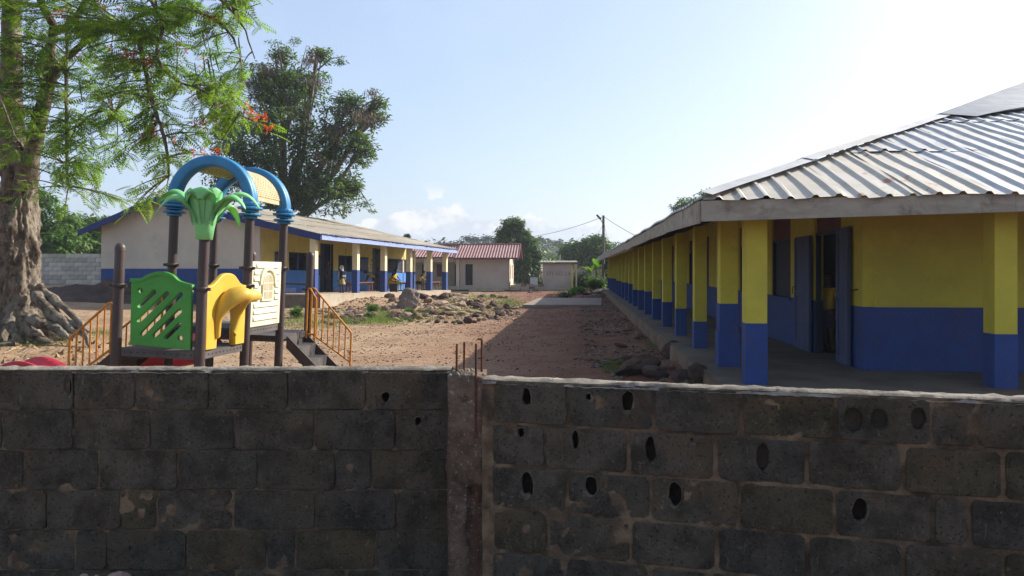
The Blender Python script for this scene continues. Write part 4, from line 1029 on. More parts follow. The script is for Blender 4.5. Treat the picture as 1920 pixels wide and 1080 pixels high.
def rock(px, py, wpx, hpx, kind='b', label=None, group=None, ground=None, dsc=1.0, sink=.25, rotz=None):
    """py = pixel of the rock's foot on the ground"""
    Y = 20.0
    for _ in range(12): Y = (EYE-TZ((px-HX)/F*Y, Y)-(ground or 0))*F/(py-HY)
    X = (px-HX)/F*Y; w = wpx/F*Y/2; h = hpx/F*Y
    o = link('rock', random.choice(RM[kind]), None, (X, Y+w*dsc*.6, TZ(X, Y)+(ground or 0)+h*(.5-sink*.5)*.9), (random.uniform(-.3,.3), random.uniform(-.3,.3), random.uniform(0, 6.28) if rotz is None else rotz))
    o.scale = (w*1.12, w*1.05*dsc, h*.62)
    tag(o, label or {'b': 'brown rock in the rocky patch of the yard', 'd': 'dark reddish rock in the rocky patch of the yard', 't': 'tan sunlit rock in the rocky patch of the yard'}.get(kind, 'grey rock'), 'rock', group or 'rocks of the rocky patch')
    return o
def rise(px, py): return 0
bo_ = rock(766, 572, 50, 38, 'g', 'big grey boulder standing in front of the left veranda beside the black bin', 'rocks of the rocky patch', sink=.1, dsc=.8, rotz=.3)
bo_.rotation_euler = (.1, .25, .4); bo_.data = rock_mesh(77, M_rockg, sub=5)
rock(876, 607, 19, 15, 'd', 'squarish dark brown rock at the front edge of the rocky patch', sink=.05)
rock(746, 601, 15, 13, 'd', 'block shaped reddish rock with tan top at the near left of the rocky patch', sink=.05)
edge = [(752,603,9,5,'b'),(769,603,12,6,'d'),(783,604,9,4,'b'),(800,605,14,4,'d'),(820,606,14,7,'d'),(836,606,12,5,'b'),(850,607,10,5,'b'),(862,607,14,7,'d'),(890,606,12,6,'b'),(898,603,9,8,'b'),(908,601,10,6,'t'),(914,597,8,12,'b'),(922,598,12,7,'t'),(930,597,10,9,'d'),(935,593,20,11,'d'),(944,593,10,12,'t'),(951,588,9,9,'b'),(957,585,10,7,'b'),
        (880,574,18,12,'d'),(896,578,20,13,'b'),(905,581,12,8,'d'),(916,580,16,9,'d'),(925,575,14,13,'d'),(935,582,22,8,'b'),(949,579,16,12,'d'),(960,580,22,6,'b'),(968,579,12,5,'t'),
        (906,557,10,6,'d'),(924,558,14,7,'d'),(936,560,16,6,'d'),(948,560,10,6,'d'),(871,552,16,4,'d'),(859,556,24,5,'b'),(1003-8,548,12,4,'d'),
        (796,562,28,12,'d'),(815,560,14,9,'d'),(829,562,24,14,'d'),(842,560,18,9,'d'),(802,566,18,8,'b'),
        (683,556,14,9,'d'),(697,557,12,9,'d'),(690,564,22,8,'b'),(713,561,22,13,'d'),(736,563,18,9,'b'),(730,569,20,9,'b'),(745,568,12,8,'t'),
        (631,575,20,7,'t'),(645,569,30,8,'t'),(660,568,28,7,'b'),(624,581,16,7,'b'),(652,582,22,8,'b'),(668,577,16,7,'b'),(680,578,20,8,'b'),(700,574,14,6,'b'),(716,577,18,6,'b'),
        (655,598,26,13,'b'),(665,603,20,9,'d'),(645,600,20,9,'b'),(692,598,12,9,'d'),(607,604,14,6,'b'),(612,594,10,6,'t'),(676,586,18,10,'b'),(634,592,14,7,'b'),
        (780,571,16,5,'t'),(822,573,34,10,'t'),(838,580,30,10,'t'),(850,583,30,12,'t'),(866,576,26,12,'t'),(875,568,22,16,'t'),(860,565,26,9,'t'),(884,586,16,6,'t'),(846,590,22,7,'t'),(795,585,22,8,'b'),(812,588,16,6,'b'),(828,591,24,6,'b'),(788,577,22,6,'t'),(760,585,22,8,'b'),(742,583,16,7,'t'),(748,590,20,8,'t'),(768,592,14,5,'b'),(856,573,14,7,'t'),(890,574,14,9,'t'),(870,590,20,6,'t')]
for e in edge: rock(*e)
rr_ = random.Random(21)
for _ in range(95):
    px = rr_.uniform(612, 905); lo = 556 if px > 660 else 570; py = rr_.uniform(lo, 600)
    if abs(px-764) < 34 and py < 578: continue
    w_ = rr_.uniform(8, 24)*(.75+.5*(py-555)/50); rock(px, py, w_, w_*rr_.uniform(.32, .55), rr_.choice('bbdtt'))
# small rubble of the patch, uncountable
def rubble(name, n, xr, yr, sr, mats, label, filt=None, seed=3, cat='rubble'):
    rs = np.random.RandomState(seed); pos = []
    while len(pos) < n:
        x = rs.uniform(*xr); y = rs.uniform(*yr)
        if filt and not filt(x, y, rs): continue
        pos.append((x, y, TZ(x, y)+.004))
    pos = np.array(pos); k = len(pos); R = rotmats(rs.rand(k)*6.28, rs.uniform(-.4,.4,k), rs.uniform(-.4,.4,k), rs.uniform(*sr, k)*(.5+rs.rand(k)**2))
    R[:, 2, :] *= .6
    tv = np.array([(1,0,0),(.2,.9,.1),(-.8,.5,0),(-.7,-.6,.1),(.3,-1,0),(.1,.1,.8),(0,0,-.6)]); tf = [(0,1,5),(1,2,5),(2,3,5),(3,4,5),(4,0,5),(1,0,6),(2,1,6),(3,2,6),(4,3,6),(0,4,6)]
    o = link(name, scatter_mesh(name, tv, tf, TM(R, pos), mats, rs.randint(0, len(mats), k)))
    tag(o, label, cat, kind='stuff'); return o
def patch(x, y, rs): # rocky patch region
    px = HX+x/y*F; t = ss(27, 30, y)*ss(46, 42, y); return 590 < px < 975 and rs.rand() < t
rubble('rubble', 3400, (-9, 0.6), (26, 46), (.025, .10), [M_rock, M_rockd, M_rockt], 'small broken stones scattered over the rocky patch', patch)
rubble('pebbles', 13000, (-9, 4.2), (11.5, 30), (.005, .034), [M_rock, M_rockt, M_rockd, M_rockt], 'small clods and pebbles strewn over the bare yard', lambda x, y, rs: rs.rand() < .25+1.6*max(0, fbm(x, y, 5, .9)+.1), 5, 'pebbles')
rubble('pebbles', 4500, (-12, 5.5), (26, 58), (.015, .045), [M_rock, M_rockd, M_rockd], 'loose stones on the far part of the yard', None, 6, 'pebbles')
rubble('debris', 2200, (1.0, 6.4), (11, 55), (.02, .09), [M_rock, M_rockd, M_rockg], 'stony debris lying along the foot of the right veranda', lambda x, y, rs: -1.5-.4*rs.rand() < x-(2.0+.087*y-.2) < -.1 and noise.noise(Vector((x, y*.4, 3))) > -.15, 8, 'debris')
# bank rocks along right plinth
big = [(1195,705,92,36,'d',0,'large dark mound like boulder low beside the right veranda'),(1262,668,46,32,'d',.1,'rounded dark boulder leaning on the plinth of the right veranda'),(1236,706,62,30,'d',0,'mossy dark stone lying in front of the rounded boulder'),(1280,716,46,24,'d',0,'dark stone at the foot of the plinth nearest the wall'),(1312,712,42,32,'d',.1,'earthy lump against the plinth beside the second blue column'),
       (1217,615,20,9,'d',0,None),(1205,603,22,9,'d',0,None),(1190,640,34,8,'b',0,None),(1168,652,30,7,'b',0,None),(1225,632,18,9,'b',0,None),(1180,620,20,6,'b',0,None),(1245,640,22,12,'b',.05,None),(1160,676,40,10,'b',0,None),(1210,588,16,7,'d',0,None),(1190,585,18,6,'d',0,None),(1180,572,14,6,'d',0,None)]
for px, py, w_, h_, k, g, lb in big: rock(px, py, w_, h_, k, lb or 'dark stone on the earth bank along the right veranda', 'stones along the right veranda', ground=g)
far = [(1126,549,26,11,'g'),(1140,551,22,9,'g'),(1117,551,22,6,'g'),(1100,553,24,5,'d'),(1083,551,16,5,'d'),(1070,555,22,4,'d'),(1150,556,18,8,'d'),(1158,562,16,7,'d'),(1135,557,20,5,'d'),(1165,570,14,6,'d')]
for px, py, w_, h_, k in far: rock(px, py, w_, h_, k, 'grey stone in the heap at the far end of the right veranda', 'stones in the far heap')
for px, w_, h_ in ((156, 20, 16), (180, 12, 12), (222, 46, 22)):
    Y = 4.30; X = (px-HX)/F*Y; z = EYE-(1080+6-HY)/F*Y
    o = link('rock', random.choice(RM['p']), None, (X, Y, z-.0), (.2, .1, random.random()*6)); o.scale = (w_/F*Y*.55, w_/F*Y*.5, h_/F*Y*.7)
    tag(o, {156: 'small brownish stone at the foot of the left wall', 180: 'tiny stone between the two stones at the wall foot', 222: 'largest pinkish stone at the foot of the left wall'}[px], 'rock')

# cement slab
SL = MB(); a = P(985, 576, 37.5); 
y0, y1 = 37.6, 46.5
def slabx(px, Y): return (px-HX)/F*Y
V = []
for (px, Y) in ((980, y0), (1128, y0), (1128, y1), (1010, y1)): V += [(slabx(px, Y), Y, TZ(slabx(px, Y), Y)+.0), (slabx(px, Y), Y, .16)]
MB().add(V, [(1,3,5,7), (0,2,3,1), (2,4,5,3), (4,6,7,5), (6,0,1,7)]).build('concrete_slab', M_slab)
tag(bpy.data.objects['concrete_slab'], 'flat cement slab lying across the yard, half in shade', 'slab')

# ------------------------------------------------------------------ PLAYGROUND TOWER
PO = Vector((-3.9, 10.0, 0)); ROLL = math.radians(2.3)
PG = empty('play_structure', (PO.x-math.tan(ROLL)*1.92, PO.y, 0), (0, ROLL, 0))
tag(PG, 'plastic and steel playground tower with blue arches, green palm top and slides', 'playground')
def L(x, y, z): return Vector((x-PO.x, y-PO.y, z))
p1, p2, p5, p3 = (-4.60, 9.0), (-3.58, 8.9), (-3.44, 10.0), (-4.47, 10.1)
p6, p4, p8, p7 = (-3.33, 11.12), (-4.36, 11.2), (-3.21, 12.2), (-4.15, 12.25)
PR = .058
def post(p, top, cap=True, clamps=()):
    o = MB().tube([L(p[0], p[1], -.2), L(p[0], p[1], top)], PR, 20).build('post', M_post, PG)
    if cap: c = MB().lathe([(PR+.003,-.04), (PR+.003,0), (PR*.93,.025), (PR*.6,.05), (0,.06)], L(p[0], p[1], top), 20).build('post_cap', M_post, None); c.parent = o
    for z in clamps:
        c = MB().lathe([(PR+.001,-.025), (PR+.014,-.022), (PR+.014,.022), (PR+.001,.025)], L(p[0], p[1], z), 20)
        for a in (-1, 1): c.beam(L(p[0]+a*(PR+.01), p[1]-.02, z), L(p[0]+a*(PR+.045), p[1]-.02, z), .035, .035)
        c = c.build('clamp', M_post, None); c.parent = o
post(p1, 2.14, True, (1.70,)); post(p2, 2.3, False, (1.70,)); post(p3, 2.75, False, (1.95,)); post(p5, 2.75, False, (1.95, 1.72))
post(p4, 2.75, False, (1.95,)); post(p6, 2.75, False, (1.95,)); post(p7, 2.14, True, (1.75,)); post(p8, 2.16, True, (1.62,))
def deck(c4, z, t=.09):
    V = [L(x, y, z) for x, y in c4]+[L(x, y, z-t) for x, y in c4]
    d_ = MB().add(V, [(0,1,2,3), (7,6,5,4), (0,4,5,1), (1,5,6,2), (2,6,7,3), (3,7,4,0)]).build('deck', M_deck, PG)
    h = MB()   # bolt holes in the edge beams
    for a, b in zip(c4, c4[1:]+c4[:1]):
        for i in range(11):
            t_ = .1+.8*i/10; x, y = a[0]+(b[0]-a[0])*t_, a[1]+(b[1]-a[1])*t_
            n_ = Vector((b[1]-a[1], -(b[0]-a[0]), 0)).normalized()*.003
            q = L(x, y, z-t*.45)+n_; h.beam(q-n_*1.5, q+n_*.6, .018, .014)
    s_ = h.build('bolt_holes', M_ink, None); s_.parent = d_
    s_['kind'] = 'stuff'
deck([p1, p2, p5, p3], .965); deck([p3, p5, p6, p4], 1.155); deck([p4, p6, (p8[0]+.02, p8[1]), p7], .97)
# panels : M maps (u along a->b, v up) with outward normal n
def pframe(a, b):
    e = Vector((b[0]-a[0], b[1]-a[1], 0)).normalized(); n_ = Vector((e.y, -e.x, 0)); return frame(L(a[0], a[1], 0), e, (0,0,1), n_), (Vector(b)-Vector(a)).length
# green slotted panel
Mg, Lg = pframe(p1, p2)
def gp(zx, zy):                     # photo crop pixel -> panel (u, z)
    px = 200+zx/2.571; py = 280+zy/2.571; Y = 8.95
    return (((px-HX)/F*Y)-p1[0]+.02, EYE-(py-HY)/F*Y)
def smooth(pts, k=6):
    out = []; n = len(pts)
    for i in range(n-1):
        p_0 = pts[max(i-1,0)]; p_1 = pts[i]; p_2 = pts[i+1]; p_3 = pts[min(i+2, n-1)]
        for j in range(k):
            t = j/k; out.append(tuple(.5*((2*b)+(-a+c)*t+(2*a-5*b+4*c-d)*t*t+(-a+3*b-3*c+d)*t**3) for a, b, c, d in zip(p_0, p_1, p_2, p_3)))
    out.append(pts[-1]); return out
topc = smooth([gp(112,632), gp(165,628), (gp(205,606)), gp(262,592), gp(315,604), gp(352,632), gp(418,648)], 7)
outer = [gp(118,950), gp(425,962)] + topc[::-1]
slots = []
for (x0,y0_,x1,y1_) in ((152,768,238,684),(152,840,302,690),(170,905,372,690),(233,908,372,768),(292,915,372,836)):
    a = Vector(gp(x0,y0_)); b = Vector(gp(x1,y1_)); d_ = (b-a).normalized(); n_ = Vector((-d_.y, d_.x))*.024; pts = []
    for i in range(7): t = math.pi*i/6; pts.append(a - d_*.024*math.sin(t)*1 + n_*math.cos(t) + d_*.024)
    for i in range(7): t = math.pi*i/6; pts.append(b + d_*.024*math.sin(t) - n_*math.cos(t) - d_*.024)
    slots.append([tuple(p) for p in pts])
for c in (gp(160,688), gp(370,906)): slots.append([(c[0]+.03*math.cos(i*.5236), c[1]+.03*math.sin(i*.5236)) for i in range(12)])
plate('slotted_panel', outer, slots, .06, M_pgreen, .012, Mg @ Matrix.Translation((0,0,.0)), PG, 2)
plate('panel_rim', [(x, z) for x, z in [(gp(112,632)[0]-.0, gp(112,640)[1])]+[(x, z-.004) for x, z in topc]+[(topc[-1][0], topc[-1][1]-.03)]+[(x, z-.03) for x, z in topc[::-1]]], [], .085, M_pgreen, .008, Mg, PG, 2)
# yellow arch panel with hood
My, Ly = pframe(p2, p5)
arch = lambda cx, cz, r, n=12: [(cx+r*math.cos(math.pi*i/n), cz+r*1.25*math.sin(math.pi*i/n)) for i in range(n+1)]
oy = [(.075, .98), (.33, .98)] + arch(.54, 1.30, .20)[::-1] + [(.75, .98), (1.03, .98), (1.03, 1.73), (.95, 1.735), (.87, 1.76)] + smooth([(.80, 1.81), (.70, 1.865), (.56, 1.885), (.42, 1.865), (.30, 1.80)], 4) + [(.22, 1.755), (.13, 1.73), (.075, 1.735)]
plate('arch_panel', oy, [], .06, M_pyel, .012, My, PG, 2)
hd = MB(); n = 24; m_ = 10; V = []
for i in range(n+1):                # hood: bulging lip around the opening, thicker and further out at the top right
    t = i/n; a = math.pi*(1.22-1.44*t); cx = .54+.235*math.cos(a)*1.0; cz = 1.32+.31*math.sin(a)
    if a > math.pi: cx = .54-.235+.03*(a-math.pi); 
    out_ = .03+.19*max(0, math.sin(max(0, min(math.pi, a))))**1.5; r = .045+.055*max(0, math.sin(max(0, min(math.pi, a))))
    for j in range(m_):
        b = 2*math.pi*j/m_; rx = Vector((math.cos(a), math.sin(a)))
        V.append(My @ Vector((cx+rx.x*r*math.cos(b), cz+rx.y*r*math.cos(b), out_*.75+.02+r*(1.0+.6*math.sin(a))*math.sin(b))))
hd.add(V, [(i*m_+j, i*m_+(j+1) % m_, (i+1)*m_+(j+1) % m_, (i+1)*m_+j) for i in range(n) for j in range(m_)], 0, True)
hd.build('hood', M_pyel, PG)
MB().tube([My @ Vector((.60, 1.56, .10)), My @ Vector((.72, 1.60, .16)), My @ Vector((.86, 1.61, .20)), My @ Vector((.98, 1.60, .20)), My @ Vector((1.04, 1.585, .17))], [.10,.095,.08,.062,.03], 14).build('hood_lip', M_pyel, PG)
plate('side_jamb', [(.76, .985), (.86, .985), (.86, 1.2), (.83, 1.22), (.76, 1.22)], [], .09, M_pyel, .008, My, PG)
# ivory house panel
Mw, Lw = pframe(p5, p6)
plate('house_panel', [(.07, 1.165), (1.05, 1.165), (1.05, 2.04), (.07, 2.04)], [], .045, M_pwht, .01, Mw, PG, 2)
cx_, ww = .56, .20
for i in range(9):
    z = 1.25+.088*i
    segs = [(.13, .99)] if i < 2 else [(.13, .31), (.82, .99)]
    if i in (0, 1, 2): segs = [(.15, .97)]
    if i == 8: segs = [(.2, .93)]
    for a, b in segs:
        V = [(a, z, .023), (b, z, .023), (b, z+.07, .023), (a, z+.07, .023), (a+.012, z+.002, .043), (b-.012, z+.002, .043), (b-.006, z+.068, .026), (a+.006, z+.068, .026)]
        MB().add([Mw @ Vector(v) for v in V], [(4,5,6,7), (0,1,5,4), (1,2,6,5), (2,3,7,6), (3,0,4,7)]).build('siding_board', M_pwht, PG)
wo_ = [(cx_-.19, 1.50), (cx_+.19, 1.50), (cx_+.19, 1.56)] + [(cx_+.165, 1.56)] + [(cx_+.165*math.cos(t), 1.74+.15*math.sin(t)) for t in np.linspace(0, math.pi, 12)] + [(cx_-.165, 1.56), (cx_-.19, 1.56)]
wf = plate('window_frame', wo_, [], .05, M_pwht, .006, Mw @ Matrix.Translation((0,0,.025)), PG)
for r in range(2):
    for s_ in (-1, 1):
        a = cx_+(.012 if s_ > 0 else -.135); z = 1.535+.115*r
        o = MB().add([Mw @ Vector(v) for v in [(a, z, .053), (a+.123, z, .053), (a+.123, z+.095, .053), (a, z+.095, .053)]], [(0,1,2,3)]).build('pane', M_pane, None); o.parent = wf
for s_ in (-1, 1):
    pts = [(cx_+s_*.012, 1.765), (cx_+s_*.135, 1.765)] + [(cx_+s_*.135*math.cos(t), 1.765+.10*math.sin(t)) for t in np.linspace(.15, 1.45, 6)]
    V = [Mw @ Vector((x, z, .053)) for x, z in pts]
    o = MB().add(V, [tuple(range(len(V))) if s_ > 0 else tuple(range(len(V)))[::-1]]).build('pane', M_pane, None); o.parent = wf
ao = [(cx_+.27*math.cos(t), 1.745+.235*math.sin(t)) for t in np.linspace(-.1, math.pi+.1, 18)] + [(cx_+.2*math.cos(t), 1.745+.175*math.sin(t)) for t in np.linspace(math.pi+.1, -.1, 18)]
plate('window_hood', ao, [], .06, M_pwht, .008, Mw @ Matrix.Translation((0,0,.03)), PG)
# blue arches
def arch_tube(a, b, z0, name='arch'):
    a3 = L(a[0], a[1], z0); b3 = L(b[0], b[1], z0); c = (a3+b3)/2; e = (b3-a3); r0 = e.length/2; e.normalize(); n_ = Vector((e.y, -e.x, 0))
    prof_ = [(-.085,-.11), (-.055,-.155), (-.03,-.155), (-.015,-.12), (.02,-.12), (.035,-.155), (.06,-.15), (.085,-.12), (.095,-.04), (.07,.0), (.095,.04), (.085,.12), (.05,.14), (-.055,.14), (-.085,.12), (-.095, 0)]
    n = 36; V = []
    for i in range(n+1):
        t = math.pi*i/n; rd = e*math.cos(t)+Vector((0,0,1))*math.sin(t)
        for (dr, dn) in prof_: V.append(c+rd*(r0+dr*.78)+n_*dn*.68)
    k = len(prof_)
    mb = MB().add(V, [(i*k+j, i*k+(j+1) % k, (i+1)*k+(j+1) % k, (i+1)*k+j) for i in range(n) for j in range(k)], 0, True)
    o = mb.build(name, M_pblue, PG)
    for q in (a3, b3):
        cb = MB()
        for zz, h_, w_ in ((-.22, .035, .085), (-.18, .03, .135), (-.135, .03, .10), (-.10, .035, .15), (-.06, .06, .11)):
            cb.lathe([(0, 0), (w_, 0), (w_+.012, h_*.3), (w_+.012, h_*.7), (w_, h_), (0, h_)], q+Vector((0,0,zz)), 16, 0, False)
        cb = cb.build('arch_collar', M_pblue, None); cb.parent = o
arch_tube(p3, p5, 2.81); arch_tube(p4, p6, 2.81)
# tan brick-patterned canopy between the arches, with small bricks standing proud
def canopy():
    a3, b3, c3, d3 = L(*p3, 2.81), L(*p5, 2.81), L(*p4, 2.81), L(*p6, 2.81)
    V = []; n = 30; rows = 10
    for j in range(rows+1):
        t = j/rows; A_ = a3.lerp(c3, t); B_ = b3.lerp(d3, t); c = (A_+B_)/2; e = B_-A_; r0 = e.length/2*1.0; e.normalize()
        for i in range(n+1):
            th = math.radians(5)+math.radians(120)*i/n; V.append(c+(e*math.cos(th)+Vector((0,0,1))*math.sin(th))*(r0-.02))
    o = MB().add(V, [(j*(n+1)+i, j*(n+1)+i+1, (j+1)*(n+1)+i+1, (j+1)*(n+1)+i) for j in range(rows) for i in range(n)], 0, True).build('canopy', M_canopy, PG)
    n_in = MB().add([v-(v-(a3+b3+c3+d3)/4).normalized()*.03 for v in V], [(j*(n+1)+i, j*(n+1)+i+1, (j+1)*(n+1)+i+1, (j+1)*(n+1)+i) for j in range(rows) for i in range(n) if True], 0, True).build('canopy_lining', M_net, None); n_in.parent = o
    bk = MB(); nb = 34; nr = 13
    for i in range(2, nb-1):
        for j in range(nr):
            t0 = (j+(.5 if i % 2 else 0)+.06)/nr; t1 = t0+.88/nr
            if t1 > .97 or t0 < .06: continue
            q = []
            for lift in (0, .009):
                for (tt, ii) in ((t0, i+.08), (t1, i+.08), (t1, i+.92), (t0, i+.92)):
                    A_ = a3.lerp(c3, tt); B_ = b3.lerp(d3, tt); c = (A_+B_)/2; e = B_-A_; r0 = e.length/2; e.normalize()
                    th = math.radians(5)+math.radians(120)*ii/nb; q.append(c+(e*math.cos(th)+Vector((0,0,1))*math.sin(th))*(r0-.019+lift))
            bk.add(q, [(4,5,6,7), (0,1,5,4), (1,2,6,5), (2,3,7,6), (3,0,4,7)])
    b_ = bk.build('brick_relief', M_ptan, None); b_.parent = o; b_['kind'] = 'stuff'
M_net = mat('pale_net', (.62,.62,.6), (.5,.5,.48), scale=60, rough=.9, bump=.5, bscale=70, bdist=.01, transl=.5, fine=((.12,.13,.13), 75, .5, .56))
M_canopy = mat('canopy_plastic', (.64,.53,.36), (.56,.45,.29), scale=5, rough=.7, bump=.15, transl=.35)
canopy()
# palm top
pt = L(p2[0], p2[1], 0)
pm = MB(); n = 24; V = []
pr_ = [(0, 2.27), (.080, 2.27), (.092, 2.275), (.107, 2.40), (.127, 2.52), (.155, 2.64), (.185, 2.72)]
for r, z in pr_:
    for j in range(n):
        a = 2*math.pi*j/n; rr_ = r*(1+.09*math.sin(a*6)*max(0, (z-2.4)/.35)); V.append((pt.x+rr_*math.cos(a), pt.y+rr_*math.sin(a), z))
pc = pm.add(V, [(i*n+j, i*n+(j+1) % n, (i+1)*n+(j+1) % n, (i+1)*n+j) for i in range(len(pr_)-1) for j in range(n)], 0, True).build('palm_cup', M_palm, PG)
fl = MB().lathe([(0,0), (.022,.004), (.022,.012), (.012,.014), (.012,.006), (0,.006)], (0,0,0), 12); 
me = fl.mesh('emblem', M_palm); me.transform(frame(pt+Vector((.07, -.105, 2.47)), (1,.2,0), (0,0,1), Vector((.3,-1,0)).normalized())); o = link('emblem', me); o.parent = pc
def palm_leaf(az, Lh, rise_, drop, w0=.11, upright=False):
    V = []; n = 14; d_ = Vector((math.cos(az), math.sin(az), 0)); s_ = Vector((-math.sin(az), math.cos(az), 0))
    p0, q1, q2, q3 = ((.10, 2.50), (.20, 2.50+rise_+.16), (Lh*.74, 2.72+rise_*1.2), (Lh, drop+.03)) if not upright else ((.09, 2.48), (.16, 2.84), (.19, 2.98), (Lh, drop))
    for i in range(n+1):
        t = i/n; x, z = [(1-t)**3*p0[k]+3*t*(1-t)**2*q1[k]+3*t*t*(1-t)*q2[k]+t**3*q3[k] for k in (0, 1)]
        w = w0*(.9+.35*math.sin(math.pi*t))*(1-.8*t**6)
        c = pt+d_*x+Vector((0,0,z)); fold = .22*w
        V += [c-s_*w*.5-Vector((0,0,fold)), c-s_*w*.25-Vector((0,0,fold*.2)), c+Vector((0,0,.010)), c+s_*w*.25-Vector((0,0,fold*.2)), c+s_*w*.5-Vector((0,0,fold)),
              c+s_*w*.25-Vector((0,0,fold*.2+.024)), c-Vector((0,0,.016)), c-s_*w*.25-Vector((0,0,fold*.2+.024))]
    k = 8
    MB().add(V, [(i*k+j, i*k+(j+1) % k, (i+1)*k+(j+1) % k, (i+1)*k+j) for i in range(n) for j in range(k)]+[tuple(range(n*k, n*k+k))], 0, True).build('palm_leaf', M_palm, PG)
R_ = math.radians
for az, lh, ri, tip, w_, up in ((R_(168), .62, .20, 2.66, .15, 0), (R_(208), .52, .14, 2.50, .20, 0), (R_(10), .60, .20, 2.64, .15, 0), (R_(-14), .52, .15, 2.62, .17, 0),
                               (R_(48), .44, .10, 2.42, .19, 0), (R_(125), .42, .12, 2.5, .15, 0), (R_(-85), .22, 0, 2.74, .26, 1), (R_(-35), .20, 0, 2.76, .17, 1), (R_(90), .2, 0, 2.84, .2, 1), (R_(-130), .24, 0, 2.70, .2, 1)):
    palm_leaf(az, lh, ri, tip, w_, bool(up))
# stairs and railings
def stairs(x0, z0, sx, ya, yb, n, run, rise_):
    o = empty('stairs'); o.parent = PG
    xe = x0+sx*run*n; 
    for yy in (ya, yb):
        V = []
        for t in (-.012, .012): V += [L(x0, yy+t, z0+.0), L(x0, yy+t, z0-.18), L(xe+sx*.1, yy+t, z0-rise_*n-.28), L(xe+sx*.1, yy+t, z0-rise_*n-.06)]
        s_ = MB().add(V, [(0,1,2,3), (7,6,5,4), (0,4,5,1), (1,5,6,2), (2,6,7,3), (3,7,4,0)]).build('stringer', M_post, None); s_.parent = o
    for k in range(n):
        xa_, xb_ = x0+sx*run*k, x0+sx*run*(k+1)+sx*.02; z = z0-rise_*(k+1)
        mb = MB(); q0 = L(min(xa_, xb_), ya+.014, z-.02); q1 = L(max(xa_, xb_), yb-.014, z)
        mb.box(q0.x, q1.x, q0.y, q1.y, q0.z, q1.z)
        for g in range(6): 
            xx = q0.x+(q1.x-q0.x)*(g+.3)/6; mb.box(xx, xx+.008, q0.y+.03, q1.y-.03, q1.z+.0005, q1.z+.006)
        s_ = mb.build('tread', M_deck, None); s_.parent = o
        xr = L(xa_+sx*.012, 0, 0).x; s_ = MB().box(xr-.006, xr+.006, q0.y, q1.y, z+.0, z+rise_-.022).build('riser', M_deck, None); s_.parent = o
stairs(-3.26, .97, 1, 11.25, 12.15, 5, .185, .185)
stairs(-4.62, .965, -1, 9.08, 10.0, 5, .2, .185)
def railing(a, b, y, h0, h1, nb, zoff=0):
    """sloping tube railing from a=(x,ztop) to b=(x,ztop)"""
    o = empty('railing'); o.parent = PG; r = .0135
    (xa_, za), (xb_, zb_) = a, b; sx = 1 if xb_ > xa_ else -1
    pts = [L(xa_, y, za-h0), L(xa_, y, za-.05), L(xa_+sx*.015, y, za-.01), L(xa_+sx*.04, y, za-.02), L(xb_-sx*.03, y, zb_+.02), L(xb_-sx*.005, y, zb_-.01), L(xb_, y, zb_-.05), L(xb_, y, zb_-h1)]
    t_ = MB().tube(pts, r*1.15, 10).build('handrail', M_orange, None); t_.parent = o
    t_ = MB().tube([L(xa_, y, za-h0+.06), L(xb_, y, zb_-h1+.12)], r, 8).build('lower_rail', M_orange, None); t_.parent = o
    for i in range(1, nb):
        t = i/nb; x = xa_+(xb_-xa_)*t; zt = za+(zb_-za)*t-.01; zl = (za-h0+.06)+((zb_-h1+.12)-(za-h0+.06))*t
        t_ = MB().tube([L(x, y, zl), L(x, y, zt)], r*.8, 8).build('baluster', M_orange, None); t_.parent = o
railing((-3.15, 1.66), (-2.50, .98), 12.14, .78, .6, 7)
railing((-3.15, 1.66), (-3.02, 1.52), 11.9, .78, .7, 1)
railing((-4.68, 1.50), (-5.16, 1.06), 9.02, .62, .62, 6)
railing((-4.56, 1.52), (-5.20, 1.00), 10.06, .62, .62, 7)
# back barrier of deck C
bo = empty('back_barrier'); bo.parent = PG
t_ = MB().tube([L(p7[0], p7[1], 1.70), L(p8[0], p8[1], 1.70)], .014, 8).build('handrail', M_post, None); t_.parent = bo
for i in range(1, 9):
    x = p7[0]+(p8[0]-p7[0])*i/9
    if x > -3.55: continue
    t_ = MB().tube([L(x, p7[1], .97), L(x, p7[1], 1.70)], .009, 6).build('baluster', M_post, None); t_.parent = bo
# red slide lying low behind
def slide():
    path = [(-4.5, 10.65, .95), (-4.9, 10.8, .70), (-5.15, 11.0, .46), (-5.6, 11.0, .38), (-5.95, 11.0, .26), (-6.35, 11.0, .30), (-6.75, 11.0, .44), (-7.0, 11.0, .41), (-7.3, 11.0, .25), (-7.7, 11.0, .15)]
    path = smooth(path, 4); V = []; ang = np.linspace(-1.35, 1.35, 10); k = 20
    for i, p in enumerate(path):
        a = Vector(path[max(i-1, 0)]); b = Vector(path[min(i+1, len(path)-1)]); d_ = (b-a).normalized(); s_ = d_.cross(Vector((0,0,1))).normalized(); u_ = s_.cross(d_)
        c = L(p[0], p[1], p[2])
        for R_ in (.30, .27):
            ring = [c+s_*R_*math.sin(t)-u_*R_*math.cos(t)*.85+u_*.12 for t in ang]
            V += ring if R_ == .30 else ring[::-1]
    n = len(path)
    MB().add(V, [(i*k+j, i*k+(j+1) % k, (i+1)*k+(j+1) % k, (i+1)*k+j) for i in range(n-1) for j in range(k)]+[tuple(range(k)), tuple(range((n-1)*k, n*k))[::-1]], 0, True).build('slide', M_pred, PG)
slide()
V = smooth([(-4.35, 11.3, .80), (-4.6, 11.6, .62), (-4.95, 11.7, .52), (-5.25, 11.7, .46)], 4)
MB().tube([L(*p) for p in V], [.13]*len(V), 12).build('slide_rim', M_pred, PG)

